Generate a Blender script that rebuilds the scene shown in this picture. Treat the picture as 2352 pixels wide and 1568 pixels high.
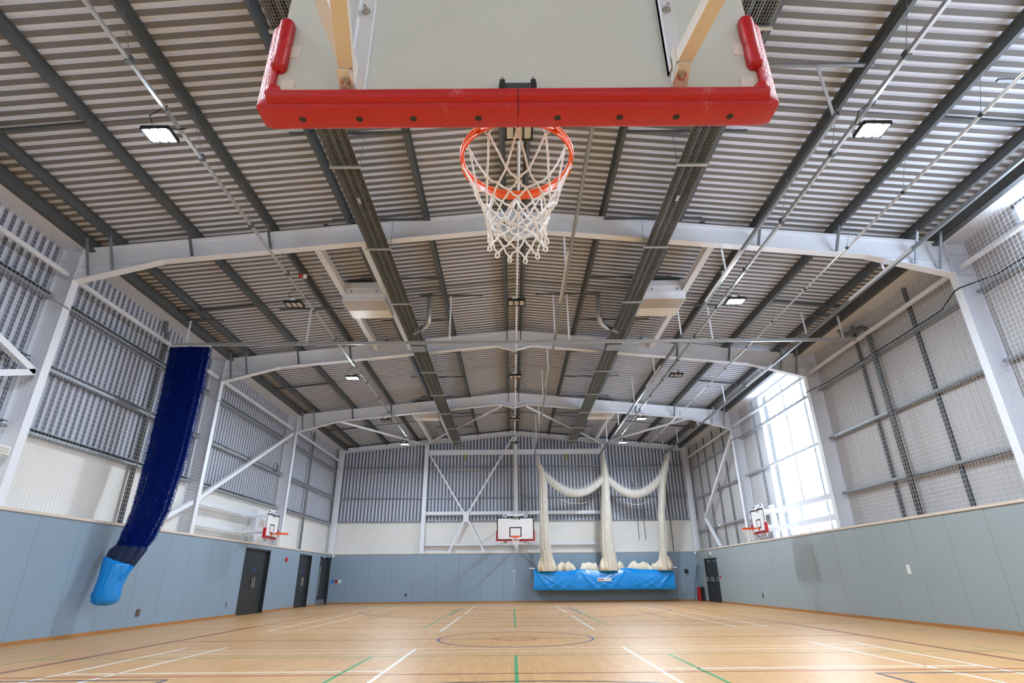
import bpy, math, random
from mathutils import Vector, Matrix
random.seed(7)
for o in list(bpy.data.objects): bpy.data.objects.remove(o)
SC = bpy.context.scene
COL = SC.collection

# ------------------------------------------------------------------ camera
F_PX, TH, RO, YA = 1274.64, 0.4053, 0.0091, 0.0028
CAMP = Vector((-0.1125, 0.0, 1.1102))
cam = bpy.data.cameras.new('camera'); cam.sensor_width = 36.0; cam.lens = 36.0 * F_PX / 2352.0
cam.clip_start = 0.02; cam.clip_end = 200
co = bpy.data.objects.new('camera', cam); COL.objects.link(co)
R0 = Vector((math.cos(YA), -math.sin(YA), 0)); F0 = Vector((math.sin(YA), math.cos(YA), 0)); ZZ = Vector((0, 0, 1))
FW = F0 * math.cos(TH) + ZZ * math.sin(TH); U0 = ZZ * math.cos(TH) - F0 * math.sin(TH)
RR = R0 * math.cos(RO) - U0 * math.sin(RO); UU = R0 * math.sin(RO) + U0 * math.cos(RO)
co.matrix_world = Matrix(((RR.x, UU.x, -FW.x, CAMP.x), (RR.y, UU.y, -FW.y, CAMP.y), (RR.z, UU.z, -FW.z, CAMP.z), (0, 0, 0, 1)))
SC.camera = co

# ------------------------------------------------------------------ world, exposure
w = bpy.data.worlds.new('sky'); SC.world = w; w.use_nodes = True
bg = w.node_tree.nodes['Background']; bg.inputs[0].default_value = (0.80, 0.90, 1.0, 1); bg.inputs[1].default_value = 11.0
LAMP_W = 345.0
SPILL = .22
LAMP_C = (.77, .885, 1.0)
SC.view_settings.view_transform = 'Standard'; SC.view_settings.look = 'None'
SC.view_settings.gamma = 1.0; SC.view_settings.use_curve_mapping = False
SC.view_settings.exposure = 0.1
cy = SC.cycles
cy.max_bounces = 9; cy.diffuse_bounces = 6; cy.glossy_bounces = 3; cy.transmission_bounces = 4; cy.transparent_max_bounces = 12
cy.use_denoising = True; cy.sample_clamp_indirect = 6.0; cy.caustics_reflective = False; cy.caustics_refractive = False

# ------------------------------------------------------------------ materials
def lin(c):
    return tuple((x / 255.0 / 12.92) if x / 255.0 <= 0.04045 else ((x / 255.0 + 0.055) / 1.055) ** 2.4 for x in c)
def mat(name, rgb, rough=0.5, metal=0.0, var=0.08, scale=6.0, bump=0.0, bscale=60.0, spec=0.5, coat=0.0):
    m = bpy.data.materials.new(name); m.use_nodes = True
    nt = m.node_tree; N = nt.nodes; L = nt.links; b = N['Principled BSDF']
    c = lin(rgb)
    tc = N.new('ShaderNodeTexCoord'); nz = N.new('ShaderNodeTexNoise'); nz.inputs['Scale'].default_value = scale; nz.inputs['Detail'].default_value = 3
    L.new(tc.outputs['Object'], nz.inputs['Vector'])
    mx = N.new('ShaderNodeMix'); mx.data_type = 'RGBA'
    mx.inputs[6].default_value = tuple(x * (1 - var) for x in c) + (1,); mx.inputs[7].default_value = tuple(min(1, x * (1 + var)) for x in c) + (1,)
    L.new(nz.outputs['Fac'], mx.inputs[0]); L.new(mx.outputs[2], b.inputs['Base Color'])
    b.inputs['Roughness'].default_value = rough; b.inputs['Metallic'].default_value = metal
    b.inputs['Specular IOR Level'].default_value = spec; b.inputs['Coat Weight'].default_value = coat
    if bump:
        n2 = N.new('ShaderNodeTexNoise'); n2.inputs['Scale'].default_value = bscale; n2.inputs['Detail'].default_value = 2
        L.new(tc.outputs['Object'], n2.inputs['Vector'])
        bp = N.new('ShaderNodeBump'); bp.inputs['Strength'].default_value = bump; bp.inputs['Distance'].default_value = 0.01
        L.new(n2.outputs['Fac'], bp.inputs['Height']); L.new(bp.outputs['Normal'], b.inputs['Normal'])
    return m
def emit(name, rgb, s):
    m = bpy.data.materials.new(name); m.use_nodes = True; nt = m.node_tree
    nt.nodes.remove(nt.nodes['Principled BSDF']); e = nt.nodes.new('ShaderNodeEmission')
    e.inputs[0].default_value = rgb + (1,); e.inputs[1].default_value = s
    nt.links.new(e.outputs[0], nt.nodes['Material Output'].inputs[0]); return m
def sheer(name, rgb, clear, transl=0.4):
    m = bpy.data.materials.new(name); m.use_nodes = True; nt = m.node_tree; N = nt.nodes; L = nt.links
    N.remove(N['Principled BSDF']); c = lin(rgb) + (1,)
    d = N.new('ShaderNodeBsdfDiffuse'); d.inputs[0].default_value = c
    t = N.new('ShaderNodeBsdfTranslucent'); t.inputs[0].default_value = c
    x = N.new('ShaderNodeMixShader'); x.inputs[0].default_value = transl; L.new(d.outputs[0], x.inputs[1]); L.new(t.outputs[0], x.inputs[2])
    tr = N.new('ShaderNodeBsdfTransparent'); y = N.new('ShaderNodeMixShader')
    tc = N.new('ShaderNodeTexCoord'); nz = N.new('ShaderNodeTexNoise'); nz.inputs['Scale'].default_value = 5
    L.new(tc.outputs['Object'], nz.inputs['Vector'])
    mr = N.new('ShaderNodeMapRange'); mr.inputs[1].default_value = 0.3; mr.inputs[2].default_value = 0.7
    mr.inputs[3].default_value = max(0, clear - .15); mr.inputs[4].default_value = clear + .15
    L.new(nz.outputs['Fac'], mr.inputs[0]); L.new(mr.outputs[0], y.inputs[0])
    L.new(x.outputs[0], y.inputs[1]); L.new(tr.outputs[0], y.inputs[2]); L.new(y.outputs[0], N['Material Output'].inputs[0]); return m
def knit(name, rgb, clear, sc, transl=.3, con=.4):       # open knitted net: fine holes let the background through
    m = sheer(name, rgb, clear, transl); N = m.node_tree.nodes; L = m.node_tree.links
    nz = [n for n in N if n.type == 'TEX_NOISE'][0]; tc = [n for n in N if n.type == 'TEX_COORD'][0]; mr = [n for n in N if n.type == 'MAP_RANGE'][0]
    mp = N.new('ShaderNodeMapping'); mp.inputs['Scale'].default_value = sc; L.new(tc.outputs['Object'], mp.inputs[0]); L.new(mp.outputs[0], nz.inputs['Vector'])
    nz.inputs['Scale'].default_value = 1.0; nz.inputs['Detail'].default_value = 1; mr.inputs[1].default_value = .40; mr.inputs[2].default_value = .62
    mr.inputs[3].default_value = max(0, clear - con); mr.inputs[4].default_value = min(1, clear + con); return m
def twoside(name, rgb):
    m = bpy.data.materials.new(name); m.use_nodes = True; nt = m.node_tree; N = nt.nodes; L = nt.links; N.remove(N['Principled BSDF']); c = lin(rgb) + (1,)
    d = N.new('ShaderNodeBsdfDiffuse'); d.inputs[0].default_value = c; t = N.new('ShaderNodeBsdfTranslucent'); t.inputs[0].default_value = c
    x = N.new('ShaderNodeMixShader'); x.inputs[0].default_value = .45; L.new(d.outputs[0], x.inputs[1]); L.new(t.outputs[0], x.inputs[2]); L.new(x.outputs[0], N['Material Output'].inputs[0]); return m
def glass(name):
    m = bpy.data.materials.new(name); m.use_nodes = True; nt = m.node_tree; N = nt.nodes; L = nt.links
    N.remove(N['Principled BSDF']); t = N.new('ShaderNodeBsdfTransparent'); t.inputs[0].default_value = (.95, .97, 1, 1)
    g = N.new('ShaderNodeBsdfGlossy'); g.inputs['Roughness'].default_value = .05; x = N.new('ShaderNodeMixShader'); x.inputs[0].default_value = .06
    L.new(t.outputs[0], x.inputs[1]); L.new(g.outputs[0], x.inputs[2]); L.new(x.outputs[0], N['Material Output'].inputs[0]); return m
def mat_floor():
    m = bpy.data.materials.new('maple_strip_floor'); m.use_nodes = True; nt = m.node_tree; N = nt.nodes; L = nt.links; b = N['Principled BSDF']
    g = N.new('ShaderNodeNewGeometry'); sp = N.new('ShaderNodeSeparateXYZ'); L.new(g.outputs['Position'], sp.inputs[0])
    cb = N.new('ShaderNodeCombineXYZ'); L.new(sp.outputs['Y'], cb.inputs['X']); L.new(sp.outputs['X'], cb.inputs['Y'])
    br = N.new('ShaderNodeTexBrick'); L.new(cb.outputs[0], br.inputs['Vector'])
    br.inputs['Scale'].default_value = 1.0; br.inputs['Brick Width'].default_value = 0.45; br.inputs['Row Height'].default_value = 0.07
    br.inputs['Mortar Size'].default_value = 0.0012; br.offset = 0.37; br.inputs['Bias'].default_value = 0.0
    br.inputs['Color1'].default_value = lin((193, 146, 94)) + (1,); br.inputs['Color2'].default_value = lin((205, 161, 109)) + (1,)
    br.inputs['Mortar'].default_value = lin((162, 118, 74)) + (1,)
    nz = N.new('ShaderNodeTexNoise'); mp = N.new('ShaderNodeMapping'); mp.inputs['Scale'].default_value = (22, 1.6, 1); L.new(g.outputs['Position'], mp.inputs[0]); L.new(mp.outputs[0], nz.inputs['Vector'])
    nz.inputs['Scale'].default_value = 1.0; nz.inputs['Detail'].default_value = 4
    mr = N.new('ShaderNodeMapRange'); mr.inputs[3].default_value = .86; mr.inputs[4].default_value = 1.12; L.new(nz.outputs['Fac'], mr.inputs[0])
    mu = N.new('ShaderNodeMix'); mu.data_type = 'RGBA'; mu.blend_type = 'MULTIPLY'; mu.inputs[0].default_value = 1
    L.new(br.outputs['Color'], mu.inputs[6]); L.new(mr.outputs[0], mu.inputs[7]); L.new(mu.outputs[2], b.inputs['Base Color'])
    b.inputs['Roughness'].default_value = .36; b.inputs['Specular IOR Level'].default_value = .34; return m

WHITE = mat('white_painted_steel', (226, 231, 240), .45, var=.03)
WALLW = mat('white_painted_blockwork', (232, 231, 228), .7, var=.04, scale=2, bump=.15, bscale=25)
CLAD = mat('white_liner_sheet', (208, 213, 224), .45, var=.03)
CLADG = mat('perforated_grey_liner', (100, 105, 122), .6, var=.06, scale=12)
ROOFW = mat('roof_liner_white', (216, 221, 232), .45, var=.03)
ROOFG = mat('roof_liner_perforated', (112, 111, 112), .6, var=.06, scale=9)
BEIGE = mat('pale_wall_sheet', (178, 177, 178), .5, var=.03)
STEELD = mat('dark_galvanised_steel', (88, 93, 96), .55, .3, var=.28, scale=4)
STEELM = mat('galvanised_steel', (140, 146, 152), .45, .5, var=.12, scale=8)
STEELL = mat('bright_galvanised_steel', (190, 193, 196), .35, .6, var=.08)
CHROME = mat('zinc_bolt', (200, 200, 198), .25, .9)
PANELB = mat('blue_grey_wall_panel', (134, 155, 173), .42, var=.025, scale=1.2)
PANELG = mat('green_grey_wall_panel', (150, 163, 167), .42, var=.025, scale=1.2)
CAPM = mat('cream_timber_cap', (214, 200, 188), .5)
SKIRT = mat('oak_skirting', (168, 116, 66), .5, var=.15, scale=14)
DARK = mat('dark_gap_board', (52, 58, 64), .8)
BLACKD = mat('charcoal_door_paint', (38, 42, 46), .45, var=.08)
BLACK = mat('black_plastic', (22, 22, 24), .5)
RED = mat('red_foam_padding', (184, 14, 26), .33, var=.08, scale=40, bump=.25, bscale=220)
def scuff(m):
    N = m.node_tree.nodes; L = m.node_tree.links; b = N['Principled BSDF']; tc = [n for n in N if n.type == 'TEX_COORD'][0]
    a = N.new('ShaderNodeTexNoise'); a.inputs['Scale'].default_value = 330; c = N.new('ShaderNodeTexNoise'); c.inputs['Scale'].default_value = 7
    L.new(tc.outputs['Object'], a.inputs['Vector']); L.new(tc.outputs['Object'], c.inputs['Vector'])
    q = N.new('ShaderNodeMath'); q.operation = 'MULTIPLY'; L.new(a.outputs['Fac'], q.inputs[0]); L.new(c.outputs['Fac'], q.inputs[1])
    g = N.new('ShaderNodeMath'); g.operation = 'GREATER_THAN'; g.inputs[1].default_value = .47; L.new(q.outputs[0], g.inputs[0])
    mx = N.new('ShaderNodeMix'); mx.data_type = 'RGBA'; src = b.inputs['Base Color'].links[0].from_socket
    L.new(src, mx.inputs[6]); mx.inputs[7].default_value = (.8, .6, .55, 1); L.new(g.outputs[0], mx.inputs[0]); L.new(mx.outputs[2], b.inputs['Base Color'])
scuff(RED)
REDP = mat('red_paint', (190, 30, 40), .5)
ORANGE = mat('orange_rim_paint', (236, 90, 14), .35, var=.08, scale=20)
BOARD = mat('grey_green_board_back', (214, 224, 223), .5, var=.05, scale=5)
BFACE = mat('white_board_face', (236, 236, 238), .4)
CREAMP = mat('white_steel_arm', (226, 222, 214), .4, var=.02)
ROPE = mat('white_net_rope', (246, 247, 246), .8, var=.05, scale=60)
NETW = twoside('white_net_strand', (240, 241, 244))
NETF = mat('grey_net_strand', (196, 198, 204), .8)
BLUEP = mat('bright_blue_vinyl', (0, 138, 222), .24, var=.06, scale=4)
NAVY = knit('navy_netting', (6, 38, 116), .44, (64, 64, 16)); NAVYO = knit('navy_netting_edge', (12, 36, 128), .66, (64, 64, 14)); NAVYC = knit('navy_netting_core', (6, 20, 84), .12, (64, 64, 16))
NAVYD = mat('navy_canvas', (18, 34, 66), .8, var=.2, scale=8)
CREAMN = knit('cream_netting', (250, 247, 240), .24, (30, 30, 1.2), .5, .1)
CREAMC = mat('cream_net_bundle', (242, 228, 206), .85, var=.18, scale=7)
GLASS = glass('window_glazing')
MESHG = mat('heater_guard_wire', (150, 148, 140), .5, .5)
HEATD = mat('dark_heater_trough', (112, 110, 104), .45, .5, var=.2, scale=6)
PERF = mat('tan_grille', (172, 164, 156), .6)
CABLE = mat('black_cable', (20, 20, 22), .6)
LENS = mat('unlit_lens', (196, 196, 190), .3)
LIT = emit('lit_lens', (.96, .98, 1.0), 60.0)
YEL = mat('yellow_tape', (196, 186, 60), .6)
FLOOR = mat_floor()
LWHITE = mat('white_line_paint', (240, 240, 238), .3); LGREEN = mat('green_line_paint', (52, 150, 88), .3)
LRED = mat('red_line_paint', (156, 66, 52), .3); LBROWN = mat('brown_line_paint', (104, 68, 56), .3); LNAVY = mat('navy_line_paint', (50, 58, 96), .3); LBLACK = mat('black_line_paint', (70, 62, 62), .3)
SIGNB = mat('blue_sign_plate', (40, 110, 200), .4); SIGNG = mat('green_sign_plate', (60, 140, 90), .4); SIGNW = mat('white_plastic', (236, 236, 234), .4)
BROWN = mat('bronze_socket_plate', (110, 96, 88), .4, .3)

# ------------------------------------------------------------------ mesh helpers
class MB:
    def __init__(s): s.v = []; s.f = []; s.mi = []
    def add(s, vs, fs, mi=0):
        n = len(s.v); s.v += [tuple(p) for p in vs]; s.f += [tuple(i + n for i in q) for q in fs]; s.mi += [mi] * len(fs); return s
    def loft(s, rings, cap=True, mi=0, closed=True):
        k = len(rings[0]); vs = [p for r in rings for p in r]; fs = []
        for i in range(len(rings) - 1):
            for j in range(k if closed else k - 1):
                j2 = (j + 1) % k; fs.append((i * k + j, i * k + j2, (i + 1) * k + j2, (i + 1) * k + j))
        if cap and closed: fs.append(tuple(range(k))[::-1]); fs.append(tuple((len(rings) - 1) * k + j for j in range(k)))
        return s.add(vs, fs, mi)
    def box(s, x0, x1, y0, y1, z0, z1, mi=0):
        return s.loft([[(x0, y0, z), (x1, y0, z), (x1, y1, z), (x0, y1, z)] for z in (z0, z1)], mi=mi)
    def bar(s, p, q, prof, up=(0, 0, 1), mi=0):
        p = Vector(p); q = Vector(q); d = (q - p).normalized(); up = Vector(up)
        if abs(d.dot(up)) > .999: up = Vector((0, 1, 0))
        a = d.cross(up).normalized(); b = a.cross(d)
        return s.loft([[c + a * x + b * y for x, y in prof] for c in (p, q)], mi=mi)
    def rect(s, p, q, wd, h, up=(0, 0, 1), mi=0):
        return s.bar(p, q, [(-wd / 2, -h / 2), (wd / 2, -h / 2), (wd / 2, h / 2), (-wd / 2, h / 2)], up, mi)
    def ibeam(s, p, q, wd, h, t=.014, up=(0, 0, 1), mi=0):
        a, b = wd / 2, h / 2; u = t * .5
        return s.bar(p, q, [(-a, -b), (a, -b), (a, -b + t), (u, -b + t), (u, b - t), (a, b - t), (a, b), (-a, b), (-a, b - t), (-u, b - t), (-u, -b + t), (-a, -b + t)], up, mi)
    def tube(s, pts, r, n=8, cap=True, mi=0):
        pts = [Vector(p) for p in pts]; rings = []; a = None
        for i, p in enumerate(pts):
            d = (pts[min(i + 1, len(pts) - 1)] - pts[max(i - 1, 0)]).normalized()
            if a is None: a = d.cross(Vector((0, 0, 1)) if abs(d.z) < .9 else Vector((0, 1, 0))).normalized()
            else: a = (a - d * a.dot(d)).normalized()
            b = d.cross(a); rr = r[i] if isinstance(r, (list, tuple)) else r
            rings.append([p + (a * math.cos(t) + b * math.sin(t)) * rr for t in [2 * math.pi * k / n for k in range(n)]])
        return s.loft(rings, cap, mi)
    def ring(s, c, R, prof, n=48, mi=0):        # torus-like: prof (radial, z) points
        k = len(prof); vs = []; fs = []
        for i in range(n):
            t = 2 * math.pi * i / n
            for a, z in prof: vs.append((c[0] + (R + a) * math.cos(t), c[1] + (R + a) * math.sin(t), c[2] + z))
        for i in range(n):
            for j in range(k): fs.append((i * k + j, ((i + 1) % n) * k + j, ((i + 1) % n) * k + (j + 1) % k, i * k + (j + 1) % k))
        return s.add(vs, fs, mi)
    def ball(s, c, r, n=8, m=5, mi=0):
        rings = [[(c[0] + r * math.sin(math.pi * i / m) * math.cos(2 * math.pi * j / n), c[1] + r * math.sin(math.pi * i / m) * math.sin(2 * math.pi * j / n), c[2] + r * math.cos(math.pi * i / m)) for j in range(n)] for i in range(1, m)]
        return s.loft(rings, True, mi)
    def disc(s, c, axis, r, t, n=14, mi=0):
        c = Vector(c); ax = Vector(axis).normalized(); return s.tube([c, c + ax * t], r, n, True, mi)
OFF = {}
def link(o, parent=None, loc=(0, 0, 0)):
    COL.objects.link(o); loc = Vector(loc)
    if parent: o.parent = parent; o.location = loc - OFF[parent.name]
    else: o.location = loc
    OFF[o.name] = loc; return o
def props(o, label=None, cat=None, group=None, kind=None):
    if label: o['label'] = label
    if cat: o['category'] = cat
    if group: o['group'] = group
    if kind: o['kind'] = kind
    return o
def thing(name, label, cat, loc, group=None, kind=None):
    o = bpy.data.objects.new(name, None); o.empty_display_size = .1; link(o, None, loc); return props(o, label, cat, group, kind)
def obj(name, mb, m, parent=None, smooth=False, **kw):
    ms = m if isinstance(m, (list, tuple)) else [m]
    xs = [p[0] for p in mb.v]; ys = [p[1] for p in mb.v]; zs = [p[2] for p in mb.v]
    c = Vector(((min(xs) + max(xs)) / 2, (min(ys) + max(ys)) / 2, min(zs)))
    me = bpy.data.meshes.new(name); me.from_pydata([(p[0] - c.x, p[1] - c.y, p[2] - c.z) for p in mb.v], [], mb.f)
    for q in ms: me.materials.append(q)
    if len(ms) > 1: me.polygons.foreach_set('material_index', mb.mi)
    if smooth: me.polygons.foreach_set('use_smooth', [True] * len(me.polygons))
    me.update(); o = bpy.data.objects.new(name, me); link(o, parent, c); return props(o, **kw)
def again(src, parent, dv, name=None):          # copy of a part, shifted
    c = src.copy(); COL.objects.link(c); base = OFF[src.name] + Vector(dv)
    c.parent = parent; c.location = base - (OFF[parent.name] if parent else Vector()); OFF[c.name] = base; return c
def copy_thing(root, dv, label=None, flip=None):
    r = root.copy(); COL.objects.link(r); r.location = root.location + Vector(dv); OFF[r.name] = r.location.copy()
    if label: r['label'] = label
    for ch in list(root.children):
        c = ch.copy(); COL.objects.link(c); c.parent = r; OFF[c.name] = OFF[ch.name] + Vector(dv)
        for g in list(ch.children):
            d = g.copy(); COL.objects.link(d); d.parent = c; OFF[d.name] = OFF[g.name] + Vector(dv)
    return r
def text(name, s, size, m, loc, rot, parent, bold=0.0, align='CENTER'):
    cu = bpy.data.curves.new(name, 'FONT'); cu.body = s; cu.size = size; cu.extrude = .0008; cu.align_x = align; cu.align_y = 'CENTER'; cu.offset = bold
    tmp = bpy.data.objects.new('lettering_curve', cu); COL.objects.link(tmp); bpy.context.view_layer.update()
    me = bpy.data.meshes.new_from_object(tmp.evaluated_get(bpy.context.evaluated_depsgraph_get())); bpy.data.objects.remove(tmp)
    me.materials.clear(); me.materials.append(m); me.name = name
    o = bpy.data.objects.new(name, me); link(o, parent, loc); o.rotation_euler = rot; return o

XW = 10.0; YB = -3.4; YF = 32.57; PH = 2.44
FR = [11.07, 18.05, 25.15]
def zroof(x): return 9.45 - .099 * abs(x)          # underside of roof sheets
def ztop(x): return 9.24 - .099 * abs(x)           # top of rafters

# ------------------------------------------------------------------ floor
fl = MB().box(-XW - .6, XW + .6, YB - .5, YF + .6, -.12, 0)
floor = obj('floor', fl, FLOOR, kind='structure', label='polished maple strip sports floor with coloured court lines')
def line(x0, y0, x1, y1, m, wd=.05, z=.001):
    d = Vector((x1 - x0, y1 - y0, 0)).normalized(); n = Vector((-d.y, d.x, 0)) * wd / 2; a = Vector((x0, y0, 0)); b = Vector((x1, y1, 0))
    P = [a - n, b - n, b + n, a + n]; mb = MB().loft([[(p.x, p.y, zz) for p in P] for zz in (z - .0005, z + .0006)])
    return obj('court_line', mb, m, floor)
def arc(cx, cyy, r, a0, a1, m, wd=.05, z=.0014, n=48):
    rings = []
    for i in range(n + 1):
        t = math.radians(a0 + (a1 - a0) * i / n); c, s_ = math.cos(t), math.sin(t)
        rings.append([(cx + (r - wd / 2) * c, cyy + (r - wd / 2) * s_, z - .0005), (cx + (r + wd / 2) * c, cyy + (r + wd / 2) * s_, z - .0005), (cx + (r + wd / 2) * c, cyy + (r + wd / 2) * s_, z + .0006), (cx + (r - wd / 2) * c, cyy + (r - wd / 2) * s_, z + .0006)])
    return obj('court_line', MB().loft(rings), m, floor)
for s in (-1, 1):
    for a, b in ((2, 11.15), (14.8, 20.5), (22.2, 28.3)): line(s * 1.83, a, s * 1.83, b, LWHITE)
    for a, b in ((2, 10.12), (15.9, 25.3)): line(s * 2.37, a, s * 2.37, b, LGREEN)
    for x in (6.15, 5.4):
        for a, b in ((2, 11.68), (15.3, 22.3), (23.2, 28.5)): line(s * x, a, s * x, b, LWHITE)
    line(s * 6.15, 8.55, s * 1.83, 8.55, LWHITE)
    line(s * 7.05, 2, s * 7.05, 29.6, LBROWN, .05); line(s * 7.12, 2, s * 7.12, 17, LRED, .04)
    line(s * 4.6, 18.8, s * 4.6, 23.4, LBLACK); line(s * 2.26, 21.3, s * 2.26, 27, LNAVY)
    line(s * 7.75, 3, s * 7.75, 10.8, LGREEN, .03); line(s * 4.42, 8.0, s * 9.6, 8.0, LNAVY); line(s * 4.42, 4, s * 4.42, 8.0, LNAVY)
    line(s * 6.75, 7.85, s * 6.75, 8.15, LNAVY); line(s * 6.08, 23.9, s * 6.08, 28, LNAVY); line(s * 8.8, 19.5, s * 7.4, 23.4, LBROWN, .04)
    line(s * 2.1, 24.6, s * 2.5, 24.6, LNAVY)
line(-.07, 2, -.07, 10.15, LGREEN); line(-.05, 15.7, -.05, 25.4, LGREEN)
for y in (11.15, 10.68): line(-6.15, y, 6.1, y, LWHITE, .03)
for y in (14.75, 15.3): line(-6.15, y, 6.15, y, LWHITE, .03)
line(-7.7, 10.12, 7.85, 10.12, LGREEN, .03); line(-7.05, 8.26, 7.05, 8.26, LRED); line(-7.05, 12.87, 7.05, 12.87, LBROWN, .05)
line(-7, 17.6, 7, 17.6, LBROWN, .05); line(-2.3, 21.4, 2.3, 21.4, LBROWN, .04); line(-8.8, 16.2, 8.8, 16.2, LBROWN, .03)
arc(-.06, 12.87, 1.58, 0, 360, LNAVY); arc(-.06, 12.9, .44, 0, 360, LRED)
arc(0, 1.56, 6.1, 20, 160, LBLACK); arc(0, 25.27, 6.2, 193, 347, LNAVY); arc(0, 21.4, 1.58, 180, 360, LBLACK); arc(0, 29.6, 5.0, 200, 340, LBROWN)
arc(0, 26.3, 1.8, 180, 360, LNAVY)

# ------------------------------------------------------------------ sheets
def profile(n, pitch, lo, dep, web):
    P = []
    for i in range(n):
        y = i * pitch
        P += [(y, 0), (y + lo, 0), (y + lo + web, dep), (y + pitch - web, dep)]
    return P + [(n * pitch, 0)]
def sheet_mesh(P, fn0, fn1):
    mb = MB()
    for i in range(len(P) - 1):
        a, b = P[i], P[i + 1]; mb.add([fn0(*a), fn0(*b), fn1(*b), fn1(*a)], [(0, 1, 2, 3)], 0 if (a[1] == 0 and b[1] == 0) else 1)
    return mb
# ------------------------------------------------------------------ ceiling
cm = MB()
for s in (-1, 1):
    R = [[(0, y, zroof(0) + .09), (s * 10.75, y, zroof(10.75) + .09), (s * 10.75, y, zroof(10.75) + .2), (0, y, zroof(0) + .2)] for y in (YB - .4, YF + .6)]
    cm.loft(R)
ceiling = obj('ceiling', cm, STEELD, kind='structure', label='low pitched roof lined with ribbed perforated metal sheets on dark purlins')
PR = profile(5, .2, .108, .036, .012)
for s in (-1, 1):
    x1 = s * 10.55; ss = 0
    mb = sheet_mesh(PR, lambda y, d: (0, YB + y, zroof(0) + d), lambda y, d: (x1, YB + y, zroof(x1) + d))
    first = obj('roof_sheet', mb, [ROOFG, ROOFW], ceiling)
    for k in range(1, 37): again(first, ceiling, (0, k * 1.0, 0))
ZP = [(0, 0), (.07, 0), (.07, .02), (.06, .02), (.06, .012), (.012, .012), (.012, .19), (-.05, .19), (-.05, .2), (0, .2)]
PX = [.24, 2.1, 3.88, 5.68, 7.46, 9.2]
for x in PX:
    for s in (-1, 1):
        pr = [(x * s + a * s, ztop(x) + b + .002) for a, b in ZP]
        obj('purlin', MB().loft([[(a, y, b) for a, b in pr] for y in (YB, YF + .3)]), STEELD, ceiling)
for s in (-1, 1):
    obj('eaves_beam', MB().box(s * 9.78, s * 9.92, YB, YF + .3, 8.2, 8.46), STEELD, ceiling)
    obj('eaves_soffit', MB().box(s * 9.9, s * 10.56, YB, YF + .4, 8.235, 8.25), WHITE, ceiling)
for y in (0.5, 7.5, 14.55, 21.6, 28.6):
    for s in (-1, 1):
        for a, b in zip(PX[:-1], PX[1:]): obj('sag_rod', MB().tube([(s * a, y, ztop(a) + .11), (s * b, y, ztop(b) + .11)], .011, 6), STEELD, ceiling)
        obj('sag_rod', MB().rect((s * 7.46, y, ztop(7.46) + .1), (s * 9.8, y, 8.36), .06, .06), STEELD, ceiling)
    obj('sag_rod', MB().tube([(-.24, y, ztop(0) + .1), (.24, y, ztop(0) + .1)], .011, 6), STEELD, ceiling)

# ------------------------------------------------------------------ walls
def cut(a, b, holes):
    segs = [(a, b)]
    for h0, h1 in holes:
        new = []
        for p, q in segs:
            if h1 <= p or h0 >= q: new.append((p, q)); continue
            if p < h0: new.append((p, h0))
            if h1 < q: new.append((h1, q))
        segs = new
    return segs
DL = [(22.0, 24.28), (27.68, 29.37), (30.72, 32.5)]; DR = [(29.55, 31.42)]
DHL, DHR = 2.3, 2.04
WIN = [(18.75, 22.85), (4.2, 9.62)]
def side_wall(s, name, pm, doors, dh, y0, wins, label):
    mb = MB()
    for a, b in cut(YB - .4, YF + .5, doors): mb.box(s * 10.024, s * 10.35, a, b, 0, PH)
    for a, b in doors: mb.box(s * 10.024, s * 10.35, a, b, dh, PH); mb.box(s * 10.36, s * 10.42, a - .1, b + .1, 0, PH)
    for a, b in cut(YB - .4, YF + .5, wins): mb.box(s * 10.62, s * 10.75, a, b, 0, 8.6)
    for a, b in wins: mb.box(s * 10.62, s * 10.75, a, b, 0, 2.5); mb.box(s * 10.62, s * 10.75, a, b, 8.2, 8.6)
    wall = obj(name, mb, DARK, kind='structure', label=label)
    k0 = math.floor((YB - y0) / 1.22)
    for k in range(k0, 40):
        a, b = y0 + k * 1.22, y0 + (k + 1) * 1.22
        a = max(a, YB); b = min(b, YF)
        if b - a < .05: continue
        for p, q in cut(a, b, doors):
            if q - p > .04: obj('wall_panel', MB().box(s * 10.0, s * 10.02, p + .004, q - .004, .02, PH), pm, wall)
        for d0, d1 in doors:
            p, q = max(a, d0), min(b, d1)
            if q - p > .04: obj('wall_panel', MB().box(s * 10.0, s * 10.02, p + .004, q - .004, dh + .005, PH), pm, wall)
    return wall
wl = side_wall(-1, 'wall_left', PANELB, DL, DHL, 12.163, [], 'left wall of blue-grey panels under white blockwork and corrugated sheet')
wr = side_wall(1, 'wall_right', PANELG, DR, DHR, 12.384, WIN, 'right wall of green-grey panels under pale sheet and tall window')
for s, wll, nm, dd in ((-1, wl, 'left', DL), (1, wr, 'right', DR)):
    tm = MB().box(s * 9.97, s * 10.62, YB, YF + .38, PH, PH + .06)
    obj('trim_' + nm, tm, CAPM, kind='structure', label='cream capping ledge along the top of the %s wall panels' % nm)
    bm = MB()
    for a, b in cut(YB, YF, dd): bm.box(s * 9.982, s * 10.0, a, b, 0, .075)
    obj('baseboard_' + nm, bm, SKIRT, kind='structure', label='oak skirting along the foot of the %s wall' % nm)
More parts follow.
